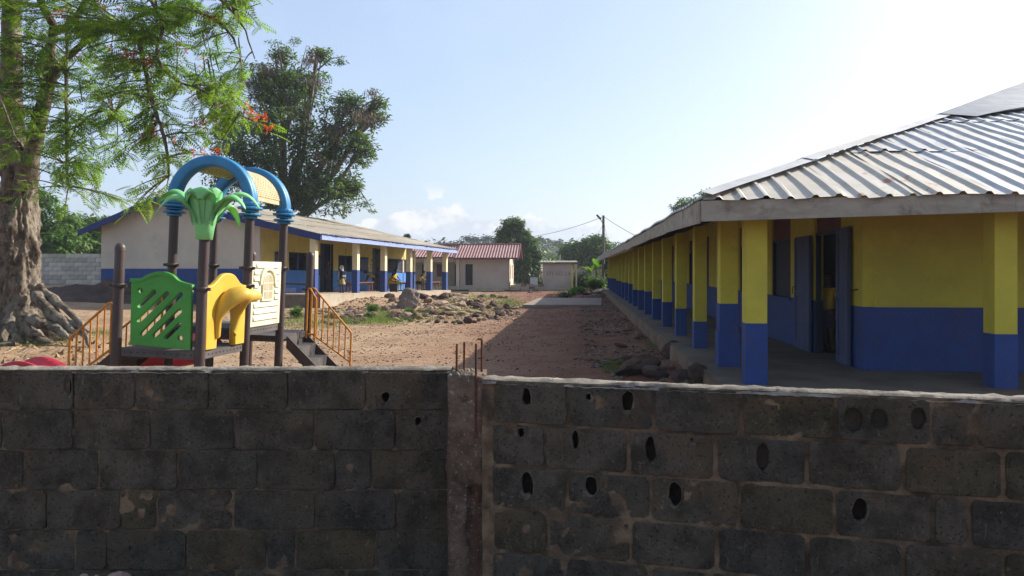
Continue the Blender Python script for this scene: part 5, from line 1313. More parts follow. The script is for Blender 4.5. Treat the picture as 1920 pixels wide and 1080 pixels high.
# ------------------------------------------------------------------ FLAME TREE (left foreground)
FT = empty('flame_tree', P(30, 625, 20.0)); FTo = FT.location.copy()
tag(FT, 'big flame tree with gnarled grey trunk and red blossoms at the left edge', 'tree')
def W2(p): return Vector(p)-FTo
def trunk():
    V = []; nz2 = 150; na = 130
    zb = FTo.z-.35
    ctr = [(P(18, 640, 20), 1), (P(30, 560, 20), 1), (P(36, 470, 20), 1), (P(34, 400, 20), 1), (P(34, 330, 20), 1), (P(30, 270, 20), 1)]
    cz = [c[0].z for c in ctr]; cxx = [c[0].x for c in ctr]
    ztop = ctr[-1][0].z
    lobes = [(-.10, 1.05, 1.25), (-.60, 1.45, 1.35), (.45, 1.0, 1.1), (-1.2, .9, .8), (-2.1, 1.0, 1.0), (2.6, .8, .8), (1.4, .8, .7), (3.3, .9, .8)]
    for j in range(nz2):
        t = j/(nz2-1); z = zb+(ztop-zb)*t**1.35; h = z-FTo.z
        x = np.interp(z, cz, cxx) if cz[0] < cz[-1] else np.interp(z, cz[::-1], cxx[::-1])
        r0 = np.interp(h, [0, .6, 1.5, 2.5, 3.5, 5.2], [.66, .55, .47, .43, .40, .39])
        for i in range(na):
            a = 2*math.pi*i/na; r = r0
            for la, amp, hh in lobes:
                da = (a-la+math.pi) % (2*math.pi)-math.pi; w = .19+.16*max(0, h)
                r += amp*math.exp(-(da/w)**2)*math.exp(-max(0, h+.1)/(.42*hh))
            r *= 1+.085*math.sin(a*5+h*1.2)+.05*math.sin(a*9-h*2)+.20*fbm(math.cos(a)*1.2, math.sin(a)*1.2, h*.8, 1.3)+.09*fbm(math.cos(a)*3, math.sin(a)*3, h*3, 1.8)
            q_ = Vector((math.cos(a)*2.2, math.sin(a)*2.2, h*1.1)); r += .10*(abs(noise.noise(q_*1.7))-.2)+.05*(abs(noise.noise(q_*4.1+Vector((5,0,0))))-.2)
            V.append(W2((x+r*math.cos(a), 20.0+r*math.sin(a), z)))
    V.append(W2((cxx[-1], 20, ztop+.15)))
    fs = [(j*na+i, j*na+(i+1) % na, (j+1)*na+(i+1) % na, (j+1)*na+i) for j in range(nz2-1) for i in range(na)]+[((nz2-1)*na+i, (nz2-1)*na+(i+1) % na, len(V)-1) for i in range(na)]
    MB().add(V, fs, 0, True).build('trunk', M_bark, FT)
trunk()
def pxline(pts, D): return [P(a, b, D[i] if hasattr(D, '__len__') else D) for i, (a, b) in enumerate(pts)]
limbs = []      # (points, radii)
def limb(pts, D, rpx, name='limb', m=None, n=12):
    q = pxline(pts, D); Dm = D if not hasattr(D, '__len__') else D[0]
    q = [Vector(v) for v in smooth([tuple(v) for v in q], 4)]; rr = np.interp(np.linspace(0, 1, len(q)), np.linspace(0, 1, len(rpx)), rpx)/F*Dm
    q = [v+Vector((.03*fbm(i, 0, v.x, .7), .03*fbm(i, 3, v.z, .7), 0)) for i, v in enumerate(q)]
    MB().tube([W2(v) for v in q], list(rr), n).build(name, m or M_bark, FT); limbs.append((q, rr)); return q
limb([(28,330),(22,250),(20,170),(22,90),(20,0),(10,-120),(-20,-300)], [20,19.9,19.8,19.6,19.4,19,18.6], [26,22,20,17,15,12,6])
limb([(14,300),(-10,180),(-60,60),(-140,-80)], [20,20.2,20.6,21], [18,15,11,6])
limb([(50,340),(62,280),(72,235),(86,180),(94,120),(98,70),(104,52)], [20,19.8,19.6,19.4,19.2,19,19], [20,15,14,12,9,8,11])
limb([(104,54),(90,30),(76,0),(60,-70),(50,-160)], [19,18.8,18.6,18.4,18.0], [8,7,7,6,3])
limb([(102,56),(125,50),(150,20),(190,-60),(260,-150)], [19,19,18.8,18.4,17.8], [9,7,6,5,3])
limb([(84,190),(108,130),(135,100),(163,76)], [19.4,19.2,19,18.8], [7,7,6,5])
limb([(163,76),(200,50),(235,45),(262,85),(276,150),(292,215),(308,255),(318,330)], [18.8,18.2,17.6,17.2,17,16.8,16.7,16.7], [5,4.5,4.2,4.2,4,3.6,3,2], n=8)
limb([(235,45),(300,15),(380,25),(430,60),(452,110)], [17.6,17.2,16.8,16.5,16.4], [4,3.6,3,2.2,1.2], n=8)
limb([(262,-30),(290,10),(305,55),(294,90),(300,120),(330,150),(390,175),(450,215),(505,240)], [17,16.8,16.6,16.6,16.6,16.6,16.6,16.7,16.8], [4,4,3.6,3,2.6,2.2,1.8,1.4,.8], n=8)
limb([(126,60),(124,160),(124,250),(127,350)], [19,18.4,18.2,18.2], [2,3,3.2,2.2], n=8)
limb([(300,-60),(400,-10),(450,40),(478,110)], [17,16.8,16.6,16.6], [4,3,2,1], n=8)
limb([(150,235),(170,215),(200,207),(215,207)], [19,18.8,18.6,18.5], [2.4,2,1.6,1.2], n=8)
limb([(-30,60),(-10,150),(10,210),(30,260)], [14,14,14,14], [3,2.4,2,1], n=8)
ft_t = frond_template()
allq = [(v, r) for q, rr in limbs for v, r in zip(q, rr) if r < .2]
QA = np.array([tuple(v) for v, r in allq])
twigs = MB(); fp = []; fy = []; fpi = []; fs_ = []; fm = []; flowers = []
def cluster(px, py, D, nfr, spread=26, mati=0, twig=True, down=.0, fl_=0):
    c = P(px, py, D); i = int(np.argmin(((QA-np.array(c))**2).sum(1))); s_ = Vector(QA[i])
    d = (c-s_).length
    if d < .15: s_ = c+Vector((random.uniform(-.4,.4), random.uniform(-.3,.3), .4))
    if d > 1.9: s_ = c+(s_-c).normalized()*1.9
    mid = s_.lerp(c, .5)+Vector((random.uniform(-.1,.1), random.uniform(-.1,.1), .10*d if d < 2 else .2))
    pts = []
    for k in range(7):
        t = k/6; pts.append((1-t)**2*s_+2*t*(1-t)*mid+t*t*c)
    twigs.tube([W2(p) for p in pts], [.018*(1-.75*k/6) for k in range(7)], 5, 0, False)
    dirx = (c-s_).normalized()
    for k in range(nfr):
        t = random.uniform(.35, 1.0); j = min(5, int(t*6)); p = pts[j].lerp(pts[j+1], t*6-j)
        p = p+Vector((random.gauss(0, .06), random.gauss(0, .10), random.gauss(0, .05)))
        fp.append(tuple(W2(p))); yaw = math.atan2(dirx.y, dirx.x)+random.gauss(0, 1.1); fy.append(yaw); fpi.append(random.gauss(.12+down*.7, .34)); fs_.append(random.uniform(.75, 1.25)); fm.append(mati if random.random() < .8 else 1-mati)
    for k in range(fl_): flowers.append(tuple(W2(c+Vector((random.gauss(0,.10), random.gauss(0,.1), random.gauss(0,.07))))))
def fill(x0, x1, y0, y1, D0, D1, n, nfr, mati=0, down=0, keep=None):
    for _ in range(n):
        for _t in range(30):
            px = random.uniform(x0, x1); py = random.uniform(y0, y1)
            if keep is None or keep(px, py): break
        cluster(px, py, random.uniform(D0, D1), nfr, mati=mati, down=down)
# visible crown: dense along the top, hanging curtains to the right
def shape(px, py):
    lim = np.interp(px, [0,100,200,230,300,380,440,480,500], [330,370,190,190,330,300,270,150,60])
    g = noise.noise(Vector((px*.018, py*.018, 3)))
    return py < lim and g > -.22
fill(-60, 500, -90, 70, 15.5, 19.0, 150, 9, 0, 0, shape)
fill(90, 480, 40, 190, 15.8, 18.5, 92, 8, 0, .1, shape)
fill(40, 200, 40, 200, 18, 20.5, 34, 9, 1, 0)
fill(230, 480, 150, 300, 16, 18, 42, 7, 0, .35, shape)
fill(70, 240, 200, 330, 17, 19, 48, 9, 0, .3)
fill(100, 260, 300, 420, 17, 19, 14, 7, 0, .3)
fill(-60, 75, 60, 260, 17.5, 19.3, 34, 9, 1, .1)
fill(-60, 50, 150, 400, 15, 16.5, 9, 7, 0, .3)
fill(270, 330, 250, 385, 16.5, 17.5, 9, 6, 0, .4)
fill(-700, -40, -400, 150, 15, 24, 150, 9, 0, 0)
fill(-300, 520, -460, -90, 14.5, 23, 170, 9, 0, 0)
for px, py, nf in ((110,22,9),(182,10,8),(218,22,8),(238,102,22),(245,110,16),(222,95,8),(285,118,10),(400,45,14),(398,35,8),(340,88,8),(385,125,6),(378,232,14),(398,225,12),(360,178,12),(470,212,22),(488,222,16),(505,240,18),(287,247,16),(352,285,16),(330,262,8),(310,65,0),(395,222,14),(405,280,10),(276,70,8),(376,345-60,10)):
    if nf: cluster(px, py, random.uniform(16.4, 17.2), 4, fl_=nf)
k = len(fp); R = rotmats(np.array(fy), np.array(fpi), RS.normal(0, .35, k), np.array(fs_))
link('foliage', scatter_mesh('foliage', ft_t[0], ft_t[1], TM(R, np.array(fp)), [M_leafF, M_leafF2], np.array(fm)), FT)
twigs.build('twigs', M_twig, FT)['kind'] = 'stuff'
fl_t = clump_template(6, .02, .045, .03, 5, 0); k = len(flowers)
R = rotmats(RS.rand(k)*6.28, RS.rand(k), RS.rand(k), RS.uniform(.8, 1.3, k)); link('blossoms', scatter_mesh('blossoms', fl_t[0], fl_t[1], TM(R, np.array(flowers)), M_flow), FT)
pods = MB()
for px, py in ((395,120),(400,130),(385,105),(372,118),(410,100),(395,90),(380,60),(388,110),(402,66),(440,70),(275,235),(150,150),(120,190)):
    c = W2(P(px+random.uniform(-8,8), py, 16.5)); L_ = random.uniform(.3, .5); pods.tube([c, c+Vector((.02,0,-L_*.5)), c+Vector((.06,.02,-L_))], [.012,.018,.008], 5)
pods.build('seed_pods', M_leafB, FT)['kind'] = 'stuff'
# surface roots running out to the right
for pts, r in (([(70,560),(100,590),(130,612),(160,632)], [16,11,7,3]), ([(60,600),(90,612),(110,628),(135,640)], [13,9,7,3]), ([(75,540),(110,570),(145,598),(170,625)], [10,7,6,2]), ([(20,610),(30,632),(10,648),(-30,655)], [9,7,5,2]), ([(45,615),(60,628),(85,632)], [6,5,2]), ([(120,600),(150,618),(165,640),(168,650)], [6,5,4,2])):
    q = [P(a, b, 19.4-(b-560)*.012) for a, b in pts]; q = [Vector(v) for v in smooth([tuple(v) for v in q], 5)]
    for v in q: v.z = max(v.z, TZ(v.x, v.y)-.05) if v.z > TZ(v.x, v.y) else TZ(v.x, v.y)-.02
    rr = np.interp(np.linspace(0, 1, len(q)), np.linspace(0, 1, len(r)), r)/F*19.5
    rr = [a*(1+.3*noise.noise(v*3)) for a, v in zip(rr, q)]
    mb = MB().tube([W2(v) for v in q], [x*1.0 for x in rr], 14); sd_ = random.random()*40
    mb.v = [tuple(Vector(v)+Vector((fbm(v[0], v[1], v[2]+sd_, 1.6), fbm(v[0]+5, v[1], v[2]+sd_, 1.6), fbm(v[0]+9, v[1], v[2]+sd_, 1.6)))*.10+Vector((fbm(v[0], v[1], v[2]+sd_, 5), 0, fbm(v[0]+9, v[1], v[2]+sd_, 5)))*.035) for v in mb.v]
    mb.build('root', M_bark, FT)
rock(68, 628, 36, 24, 'b', 'brown rock lodged between the roots of the flame tree', 'rocks under the flame tree')
rock(112, 632, 26, 10, 'b', 'flat brown rock beside the right root of the flame tree', 'rocks under the flame tree')
rock(152, 620, 12, 10, 'd', 'small dark rock at the tip of the flame tree root', 'rocks under the flame tree')
rock(5, 650, 26, 12, 'g', 'grey stone at the left edge under the flame tree', 'rocks under the flame tree')

# ------------------------------------------------------------------ other trees
CT = {}
def tree(name, label, cat, base, H, trunk_r, blobs, tmpl, mats, group=None, seed=1, sc=(.8,1.3), split=.8, branches=6, bark=None, lean=(0,0)):
    T = empty(name, base); tag(T, label, cat, group); b = Vector(base)
    tops = [Vector(c) for c, r, n, *_ in blobs]; ct = sum(tops, Vector())/len(tops)
    top = Vector((ct.x*.6+lean[0], ct.y*.6, H*.62))
    mb = MB().tube([(0,0,-.3), (top.x*.2, top.y*.2, H*.2), (top.x*.6, top.y*.6, H*.45), top], [trunk_r, trunk_r*.8, trunk_r*.6, trunk_r*.3], 10)
    mb.build('trunk', bark or M_bark2, T); lb = MB(); rr = random.Random(seed)
    for i, c in enumerate(tops):
        s0 = Vector((top.x*.5, top.y*.5, H*rr.uniform(.22, .45))); m_ = s0.lerp(c, .5)+Vector((0,0,-.08*H))
        lb.tube([s0, m_, c], [trunk_r*.45, trunk_r*.28, trunk_r*.1], 6)
        for q in range(branches):
            r = blobs[i][1]; e = c+Vector((rr.uniform(-1,1)*r[0]*.85, rr.uniform(-1,1)*r[1]*.85, rr.uniform(-.6,.9)*r[2]*.9)); lb.tube([m_.lerp(c, rr.random()), c.lerp(e, .5)+Vector((0,0,.1)), e], [trunk_r*.14, trunk_r*.09, trunk_r*.03], 5)
    lb.build('limbs', bark or M_bark2, T)['kind'] = 'stuff'
    pts = [blob_points(c, r, n, rest[0] if rest else .35, .52, seed*7+i) for i, (c, r, n, *rest) in enumerate(blobs)]
    leaves('crown', pts, tmpl, mats, T, sc, seed, split); return T
cl1 = clump_template(9, .22, .24, .085, 1)
cl_f = clump_template(7, .5, .42, .20, 2)
cl_h = clump_template(6, 1.0, .9, .5, 3)
pods_t = clump_template(7, .16, .34, .03, 9, 1.6)
# dark tree behind the left block
Yb = 47.0; kb = Yb/F; bb = P(520, 530, Yb); bb.z = .7
def bl(px, py, rx, ry, n, rd=None, sh=.3):
    n = int(n*.48) if n > 200 else n
    return ((Vector(((px-520)*kb, random.uniform(-1, 1), (HY-py)*kb+EYE-.7))), (rx*kb, (rd or rx)*kb, ry*kb), n, sh)
DT = tree('dark_tree', 'tall dark evergreen tree with dry seed pods rising behind the left classroom roof', 'tree', bb, 13, .42,
     [bl(530,250,100,80,1500), bl(470,300,80,70,800), bl(600,300,85,70,1000), bl(540,180,75,55,850), bl(500,150,50,42,380), bl(570,150,45,35,260), bl(640,250,55,50,420), bl(620,370,60,45,620), bl(550,360,70,50,700), bl(420,240,45,50,330), bl(440,330,60,50,420),
      bl(690,215,34,22,130), bl(655,200,40,22,130), bl(680,280,30,40,170), bl(520,100,30,20,60), bl(600,105,26,14,50), bl(652,345,26,30,130), bl(706,190,20,14,35)], cl1, [M_leafD, M_leafD, M_leafD, M_leafY], seed=4, sc=(.8,1.5), split=.5, branches=9)
mbs = MB()
for pts, r in (([(535,250),(555,190),(530,130),(520,80)], [5,3,2,.6]), ([(555,190),(585,140),(620,110),(650,105)], [3,2,1.2,.4]), ([(600,270),(650,235),(690,225),(738,225)], [4,3,2,.5]), ([(650,235),(680,200),(720,175)], [2.4,1.6,.5]), ([(560,160),(566,120),(575,85)], [2,1,.4]), ([(640,330),(670,350),(690,380),(700,400)], [2,1.4,1,.4]), ([(590,330),(620,290),(650,240)], [3,2.4,1.5])):
    mbs.tube([P(a, b, Yb)-bb for a, b in pts], [x*kb for x in r], 6)
mbs.build('bare_branches', M_bark2, DT)
pp = [blob_points(Vector(((px-520)*kb, -1.2, (HY-py)*kb+EYE-.7)), (rx*kb, 1.0, ry*kb), n, .2, .3, 60+i) for i, (px, py, rx, ry, n) in enumerate(((680,220,32,22,60),(560,210,40,28,60),(520,140,34,20,40),(600,160,24,14,25),(590,120,24,12,25),(640,255,30,20,35),(706,180,14,10,14),(470,160,26,24,26),(610,300,30,20,22)))]
leaves('seed_pods', pp, pods_t, M_seed, DT, (.9,1.5), 8)
pp = [blob_points(Vector(((px-520)*kb, -.4, (HY-py)*kb+EYE-.7)), (rx*kb, .6, ry*kb), n, .2, 0, 80+i) for i, (px, py, rx, ry, n) in enumerate(((520,85,14,8,9),(560,82,14,10,10),(640,120,16,9,10),(700,178,14,9,10),(722,215,14,10,8),(690,385,14,10,10),(700,398,10,6,6),(668,350,16,8,10),(655,200,14,8,8),(610,105,12,8,8)))]
leaves('tip_leaves', pp, cl1, M_leafD, DT, (.7,1.1), 8)
# leafy tree behind the red roofed building
Yc = 68.0; kc = Yc/F; bc = P(985, 545, Yc); bc.z = .1
def bl2(px, py, rx, ry, n, cx=985, k=kc, z0=.1): return ((Vector(((px-cx)*k, random.uniform(-.8,.8), (HY-py)*k+EYE-z0))), (rx*k, rx*k, ry*k), n, .35)
tree('leafy_tree', 'upright dark leafy tree between the red roofed building and the outhouse', 'tree', bc, 6.5, .2,
     [bl2(955,434,13,14,170), bl2(956,418,5,10,40), bl2(974,424,8,12,90), bl2(948,420,4,8,16), bl2(966,412,4,7,16), bl2(1008,478,6,10,40), bl2(985,440,6,8,40), bl2(945,455,15,20,180), bl2(980,455,16,22,260), bl2(990,490,20,26,380), bl2(1002,500,14,20,200), bl2(978,510,20,20,260), bl2(1000,525,16,12,150), bl2(940,440,8,16,60), bl2(997,462,11,18,120)], cl_f, [M_leafD, M_leafM], seed=11, sc=(.5,.9), split=.6, branches=3)
# round tree right of it
Yd = 80.0; kd = Yd/F; bd = P(1100, 540, Yd); bd.z = .3
tree('round_tree', 'broad round topped green tree behind the outhouse and the pole', 'tree', bd, 6, .3,
     [bl2(1080,474,32,22,520,1100,kd,.3), bl2(1110,466,32,24,560,1100,kd,.3), bl2(1140,476,26,20,300,1100,kd,.3), bl2(1100,484,50,16,420,1100,kd,.3), bl2(1165,480,20,18,160,1100,kd,.3)], cl_f, [M_leafD, M_leafM], seed=13, sc=(.6,1.1), split=.35, branches=3)
# tree peeping over the right roof
Ye = 62.0; ke = Ye/F; be = P(1300, 540, Ye); be.z = .2
te = tree('thin_tree', 'sparse tree peeping over the ridge of the right zinc roof', 'tree', be, 8, .2,
     [bl2(1295,383,32,14,150,1300,ke,.2), bl2(1325,366,18,12,90,1300,ke,.2), bl2(1268,392,14,8,40,1300,ke,.2), bl2(1310,400,40,16,140,1300,ke,.2)], cl1, M_leafM, seed=17, sc=(.8,1.3), branches=5)
# trees left behind the boundary wall
for i, (px, Y, H, w_, m_, lab) in enumerate(((95, 62, 6.4, 60, [M_leafM, M_leafB], 'dense bushy tree behind the left boundary wall, nearest the gable'), (190, 66, 5.2, 52, [M_leafB, M_leafM], 'green bushy tree rising just left of the cream gable'), (10, 60, 7.0, 70, [M_leafM, M_leafB], 'green tree behind the boundary wall at the left edge'), (-140, 62, 8.5, 90, [M_leafD, M_leafM], 'tree beyond the boundary wall outside the left edge'), (255, 74, 6.0, 40, [M_leafM, M_leafB], 'light green tree behind the cream gable roof'))):
    k_ = Y/F; b_ = P(px, 520, Y); b_.z = 1.0; bls = []
    for q in range(6):
        a = random.uniform(-1, 1); zc = random.uniform(.38, .85)*H
        bls.append((Vector((a*w_*k_*.8, random.uniform(-1.5,1.5), zc)), (w_*k_*random.uniform(.45,.7), 2.0, H*random.uniform(.2,.3)), 330, .4))
    tree('bushy_tree', lab, 'tree', b_, H, .22, bls, cl_f, m_, 'trees beyond the left boundary wall', seed=20+i, sc=(.6,1.2), split=.5, branches=2)
# skyline trees on the hill
Yh = 230.0; kh = Yh/F
for i, (px, py, w_, h_, lab) in enumerate(((880,448,20,8,'flat topped far tree on the skyline left of the leafy tree'), (915,450,16,8,'second far tree on the skyline above the red roof'), (846,460,10,5,'small far tree on the skyline over the left end of the red roof'), (935,455,14,8,'far tree on the skyline just behind the leafy tree'), (1009,450,8,6,'umbrella shaped far tree on the hill left of the palm'), (1044,458,9,7,'small round far tree on the hill right of the palm'), (1058,466,14,7,'low far tree on the hill slope right of the palm'), (763,442,2.2,4,'tiny far treetop over the left classroom roof'))):
    Yq = Yh if px != 763 else 90; kq = Yq/F
    b_ = P(px, 500, Yq); b_.z = 1.5; 
    top = EYE+(HY-py)*kq-1.5
    tree('distant_tree', lab, 'tree', b_, top+1, .25, [(Vector((0,0,top)), (w_*kq, w_*kq, h_*kq), 70, .2), (Vector((w_*kq*.5,0,top-h_*kq*.5)), (w_*kq*.5, w_*kq*.5, h_*kq*.6), 40, .2)], cl_h if px != 763 else cl1, M_leafHd, 'far trees on the skyline', seed=40+i, sc=(.7,1.2), branches=2)
# far palm
pb = P(1027, 500, Yh); pb.z = 1.5; PT = empty('distant_palm', pb); tag(PT, 'single far palm on the hill skyline between the leafy tree and the pole', 'palm tree')
hp = EYE+(HY-449)*kh-1.5
MB().tube([(0,0,-1), (.2,0,hp)], [.3,.2], 6).build('trunk', M_bark2, PT)
V = []; Fc = []
for i in range(14):
    a = i*.45+random.random()*.2; e = random.uniform(-.3, .9); L_ = 1.6
    for s_ in range(4):
        t0, t1 = s_/4, (s_+1)/4; q = []
        for t in (t0, t1): q.append(Vector((math.cos(a)*L_*t*math.cos(e), math.sin(a)*L_*t, hp+L_*t*math.sin(e)-1.0*t*t)))
        w_ = Vector((-math.sin(a)*.25, math.cos(a)*.25, 0)); b = len(V); V += [q[0]-w_, q[0]+w_, q[1]+w_*(1-t1*.6), q[1]-w_*(1-t1*.6)]; Fc.append((b,b+1,b+2,b+3))
MB().add(V, Fc).build('fronds', M_leafHd, PT)
# scrub cover on hill
rs = np.random.RandomState(4); pts = []
vv = np.array([v.co for v in hl.vertices]).reshape(14, 90, 3)
for _ in range(5200):
    j = rs.uniform(0, 7.2); i = rs.uniform(22, 72); j0, i0 = int(j), int(i); p = vv[j0, i0]*(1-(j-j0))*(1-(i-i0))+vv[j0+1, i0]*(j-j0)*(1-(i-i0))+vv[j0, i0+1]*(1-(j-j0))*(i-i0)+vv[j0+1, i0+1]*(j-j0)*(i-i0)
    pts.append(p+np.array([0, 0, .4+rs.rand()*.8]))
sc_ = leaves('hillside_scrub', [np.array(pts)], cl_h, [M_leafH, M_leafHd, M_leafH], None, (.8, 2.0), 3, .04); tag(sc_, 'green scrub and small trees covering the far hillside', 'scrub', kind='stuff')
# belt of bushes at the far edge of the yard
pts = []
for _ in range(2600):
    x = rs.uniform(-45, 45); y = rs.uniform(88, 130)
    pts.append((x, y, TZ(x, y)+rs.rand()**1.5*3.2))
sb = leaves('far_bushes', [np.array(pts)], cl_f, [M_leafM, M_leafD], None, (1.2, 2.6), 5, .1); tag(sb, 'belt of green bushes beyond the yard', 'bushes', kind='stuff')
# bushes right of the latrine
def bush(px, py, wpx, hpx, Y, label, mats, n=260, tm=None, group=None, seed=1, sc=(.35,.7)):
    b_ = P(px, py, Y); b_.z = TZ(b_.x, Y); k_ = Y/F; T = empty('bush', b_); tag(T, label, 'bush', group)
    stem = MB()
    for i in range(6): a = random.uniform(-1,1)*wpx*k_*.3; stem.tube([(a*.2,0,-.1), (a, random.uniform(-.2,.2), hpx*k_*.6)], [.03,.012], 5)
    stem.build('stems', M_twig, T)
    pts = [blob_points((random.uniform(-.5,.5)*wpx*k_*.5, 0, hpx*k_*random.uniform(.35,.6)), (wpx*k_*.42, wpx*k_*.42, hpx*k_*.48), n//3, .25, .35, seed*5+q) for q in range(3)]
    leaves('foliage', pts, tm or cl_f, mats, T, sc, seed); return T
bush(1090, 541, 36, 36, 63, 'dark green bush just right of the outhouse', [M_leafD, M_leafM], 300, seed=3)
bush(1118, 542, 34, 26, 60, 'lighter weedy bush between the outhouse and the pole', [M_leafM, M_leafB], 240, seed=4)
bush(1142, 541, 26, 40, 64, 'bush behind the utility pole at the end of the right block', [M_leafM, M_leafB], 260, seed=5)
bush(1082, 546, 40, 12, 56, 'low weeds in front of the dark bush by the outhouse', [M_leafB, M_leafM], 150, seed=6, sc=(.25,.5))
bush(1060, 553, 30, 10, 50, 'uprooted green weeds lying on the left tip of the stone heap', [M_leafD, M_leafM], 140, seed=7, sc=(.2,.4))
bush(1008, 540, 22, 20, 62, 'small bright bush at the left side of the outhouse', [M_leafB, M_leafM], 120, seed=8)
# banana plants
def banana(px, py, Y, h, label, seed):
    b_ = P(px, py, Y); b_.z = TZ(b_.x, Y); T = empty('banana_plant', b_); tag(T, label, 'banana plant', 'banana plants by the pole'); rr = random.Random(seed)
    MB().tube([(0,0,-.1), (.03,0,h*.4), (0,0,h*.6)], [.1,.09,.06], 8).build('trunk', M_leafM, T)
    for i in range(7):
        a = rr.uniform(0, 6.28); e = rr.uniform(.5, 1.35); L_ = h*rr.uniform(.45, .6); V = []; n = 8
        for q in range(n+1):
            t = q/n; x = L_*t*math.cos(e); z = h*.58+L_*t*math.sin(e)-.35*L_*t**2.4; w_ = .2*math.sin(math.pi*min(.98, t*.85+.12))
            c = Vector((x*math.cos(a), x*math.sin(a), z)); s_ = Vector((-math.sin(a), math.cos(a), 0))*w_
            V += [c-s_+Vector((0,0,.06)), c, c+s_+Vector((0,0,.06))]
        MB().add(V, [(q*3+j, q*3+j+1, (q+1)*3+j+1, (q+1)*3+j) for q in range(n) for j in (0,1)], 0, True).build('leaf', M_leafB, T)
banana(1118, 540, 64, 3.0, 'banana plant with upright torn leaves left of the pole', 1)
banana(1108, 541, 66, 2.3, 'smaller banana plant between the outhouse and the taller one', 2)
# grass and weeds
blade = (np.array([(-.012,0,0),(.012,0,0),(.006,.03,.55),(.0,.09,1.0),(.05,.0,0),(.07,.01,0),(.11,.06,.45),(.14,.13,.8),(-.05,0,0),(-.03,.01,0),(-.08,.05,.5),(-.12,.1,.85)]), [(0,1,2,3),(4,5,6,7),(8,9,10,11)])
def grass(name, spots, label, mats, hs=(.05,.14), seed=1):
    rs = np.random.RandomState(seed); pos = []
    for px, py, wx, wy, n in spots:
        for _ in range(n):
            a = px+rs.normal()*wx*.5; b = py+rs.normal()*wy*.5
            if b < HY+20: continue
            Y = EYE*F/(b-HY)
            for _q in range(5): Y = (EYE-TZ((a-HX)/F*Y, Y))*F/(b-HY)
            x = (a-HX)/F*Y; pos.append((x, Y, TZ(x, Y)-.005))
    pos = np.array(pos); k = len(pos); R = rotmats(rs.rand(k)*6.28, rs.normal(0,.15,k), rs.normal(0,.15,k), rs.uniform(*hs, k)*1.6)
    o = link(name, scatter_mesh(name, *blade, TM(R, pos), mats, rs.randint(0, len(mats), k) if isinstance(mats, list) else None)); tag(o, label, 'grass', kind='stuff')
grass('grass', [(715,585,40,12,650),(690,597,50,8,500),(660,605,60,6,500),(560,600,50,18,600),(600,612,60,10,220),(760,590,60,14,350),(850,565,30,10,300),(900,558,50,7,700),(940,566,50,8,800),(965,572,30,6,300),(830,585,80,10,300),(900,585,60,8,250),(640,590,40,12,250),(780,600,100,6,260),(730,605,40,6,260)], 'green grass and weeds growing between the rocks', [M_grass, M_leafB, M_grass], (.05,.16), 2)
grass('grass', [(60,635,70,14,1500),(110,628,40,10,500),(20,640,50,12,400),(190,625,30,10,250)], 'green weeds around the roots of the flame tree', [M_grass, M_leafM], (.05,.13), 3)
grass('grass', [(1150,690,30,14,300),(1232,628,20,12,160),(1150,560,30,8,150),(1225,650,20,10,120),(1080,546,60,3,500),(1040,545,60,2,300),(975,544,40,2,200)], 'tufts of grass along the right bank and the far edge of the yard', [M_grass, M_leafM], (.04,.11), 4)
for px, py, w_, h_, lb in ((700,588,26,22,'leafy weed clump in the middle of the rocky patch'), (556,600,30,22,'leafy weed clump behind the right stair railing'), (768,590,16,12,'small weed beside the big boulder'), (690,600,20,14,'bright weed at the near edge of the rocky patch')):
    Y = EYE*F/(py-HY)
    for _ in range(6): Y = (EYE-TZ((px-HX)/F*Y, Y))*F/(py-HY)
    bush(px, py, w_, h_, Y, lb, [M_leafB, M_leafM], 170, cl1, 'weed clumps of the rocky patch', seed=px, sc=(.22,.42))
# dry leaves under the flame tree
rs = np.random.RandomState(9); k = 500; xx = rs.uniform(-13, -6.5, k); yy = rs.uniform(14, 19.5, k)
R = rotmats(rs.rand(k)*6.28, rs.normal(0,.5,k), rs.normal(0,.4,k), rs.uniform(.5,1.4,k)); pos = np.array([(a, b, TZ(a, b)+.02) for a, b in zip(xx, yy)])
dl = link('dry_leaves', scatter_mesh('dry_leaves', *(np.array([(-.09,0,0),(0,-.035,.01),(.09,0,.02),(0,.035,.01)]), [(0,1,2,3)]), TM(R, pos), M_dry)); tag(dl, 'dry pods and leaves littering the ground under the flame tree', 'leaf litter', kind='stuff')
for pts in ([(190,668),(235,662),(255,664)], [(20,655),(40,648),(8,660)]):
    q = []
    for a, b in pts:
        Y = (EYE-.1)*F/(b-HY); q.append(Vector(((a-HX)/F*Y, Y, TZ((a-HX)/F*Y, Y)+.03)))
    tag(MB().tube(q, [.02,.015,.008], 6).build('fallen_stick', M_rockt), 'pale dry stick on the ground ' + ('right of' if pts[0][0] > 100 else 'at') + ' the flame tree roots', 'stick')
# soil mound left of the gable
V = []; n = 40; m_ = 16
for j in range(m_+1):
    for i in range(n+1):
        x = -21.5+7.6*i/n; y = 31.5+5.5*j/m_; e = math.sin(math.pi*i/n)**.7*math.sin(math.pi*j/m_)**.8
        V.append((x, y, TZ(x, y)-.05+e*(.62+.30*fbm(x, y, 4, .9)+.1*fbm(x, y, 7, 3))))
MB().add(V, [(j*(n+1)+i, j*(n+1)+i+1, (j+1)*(n+1)+i+1, (j+1)*(n+1)+i) for j in range(m_) for i in range(n)], 0, True).build('soil_mound', M_soil)
bpy.data.objects['soil_mound']['kind'] = 'structure'
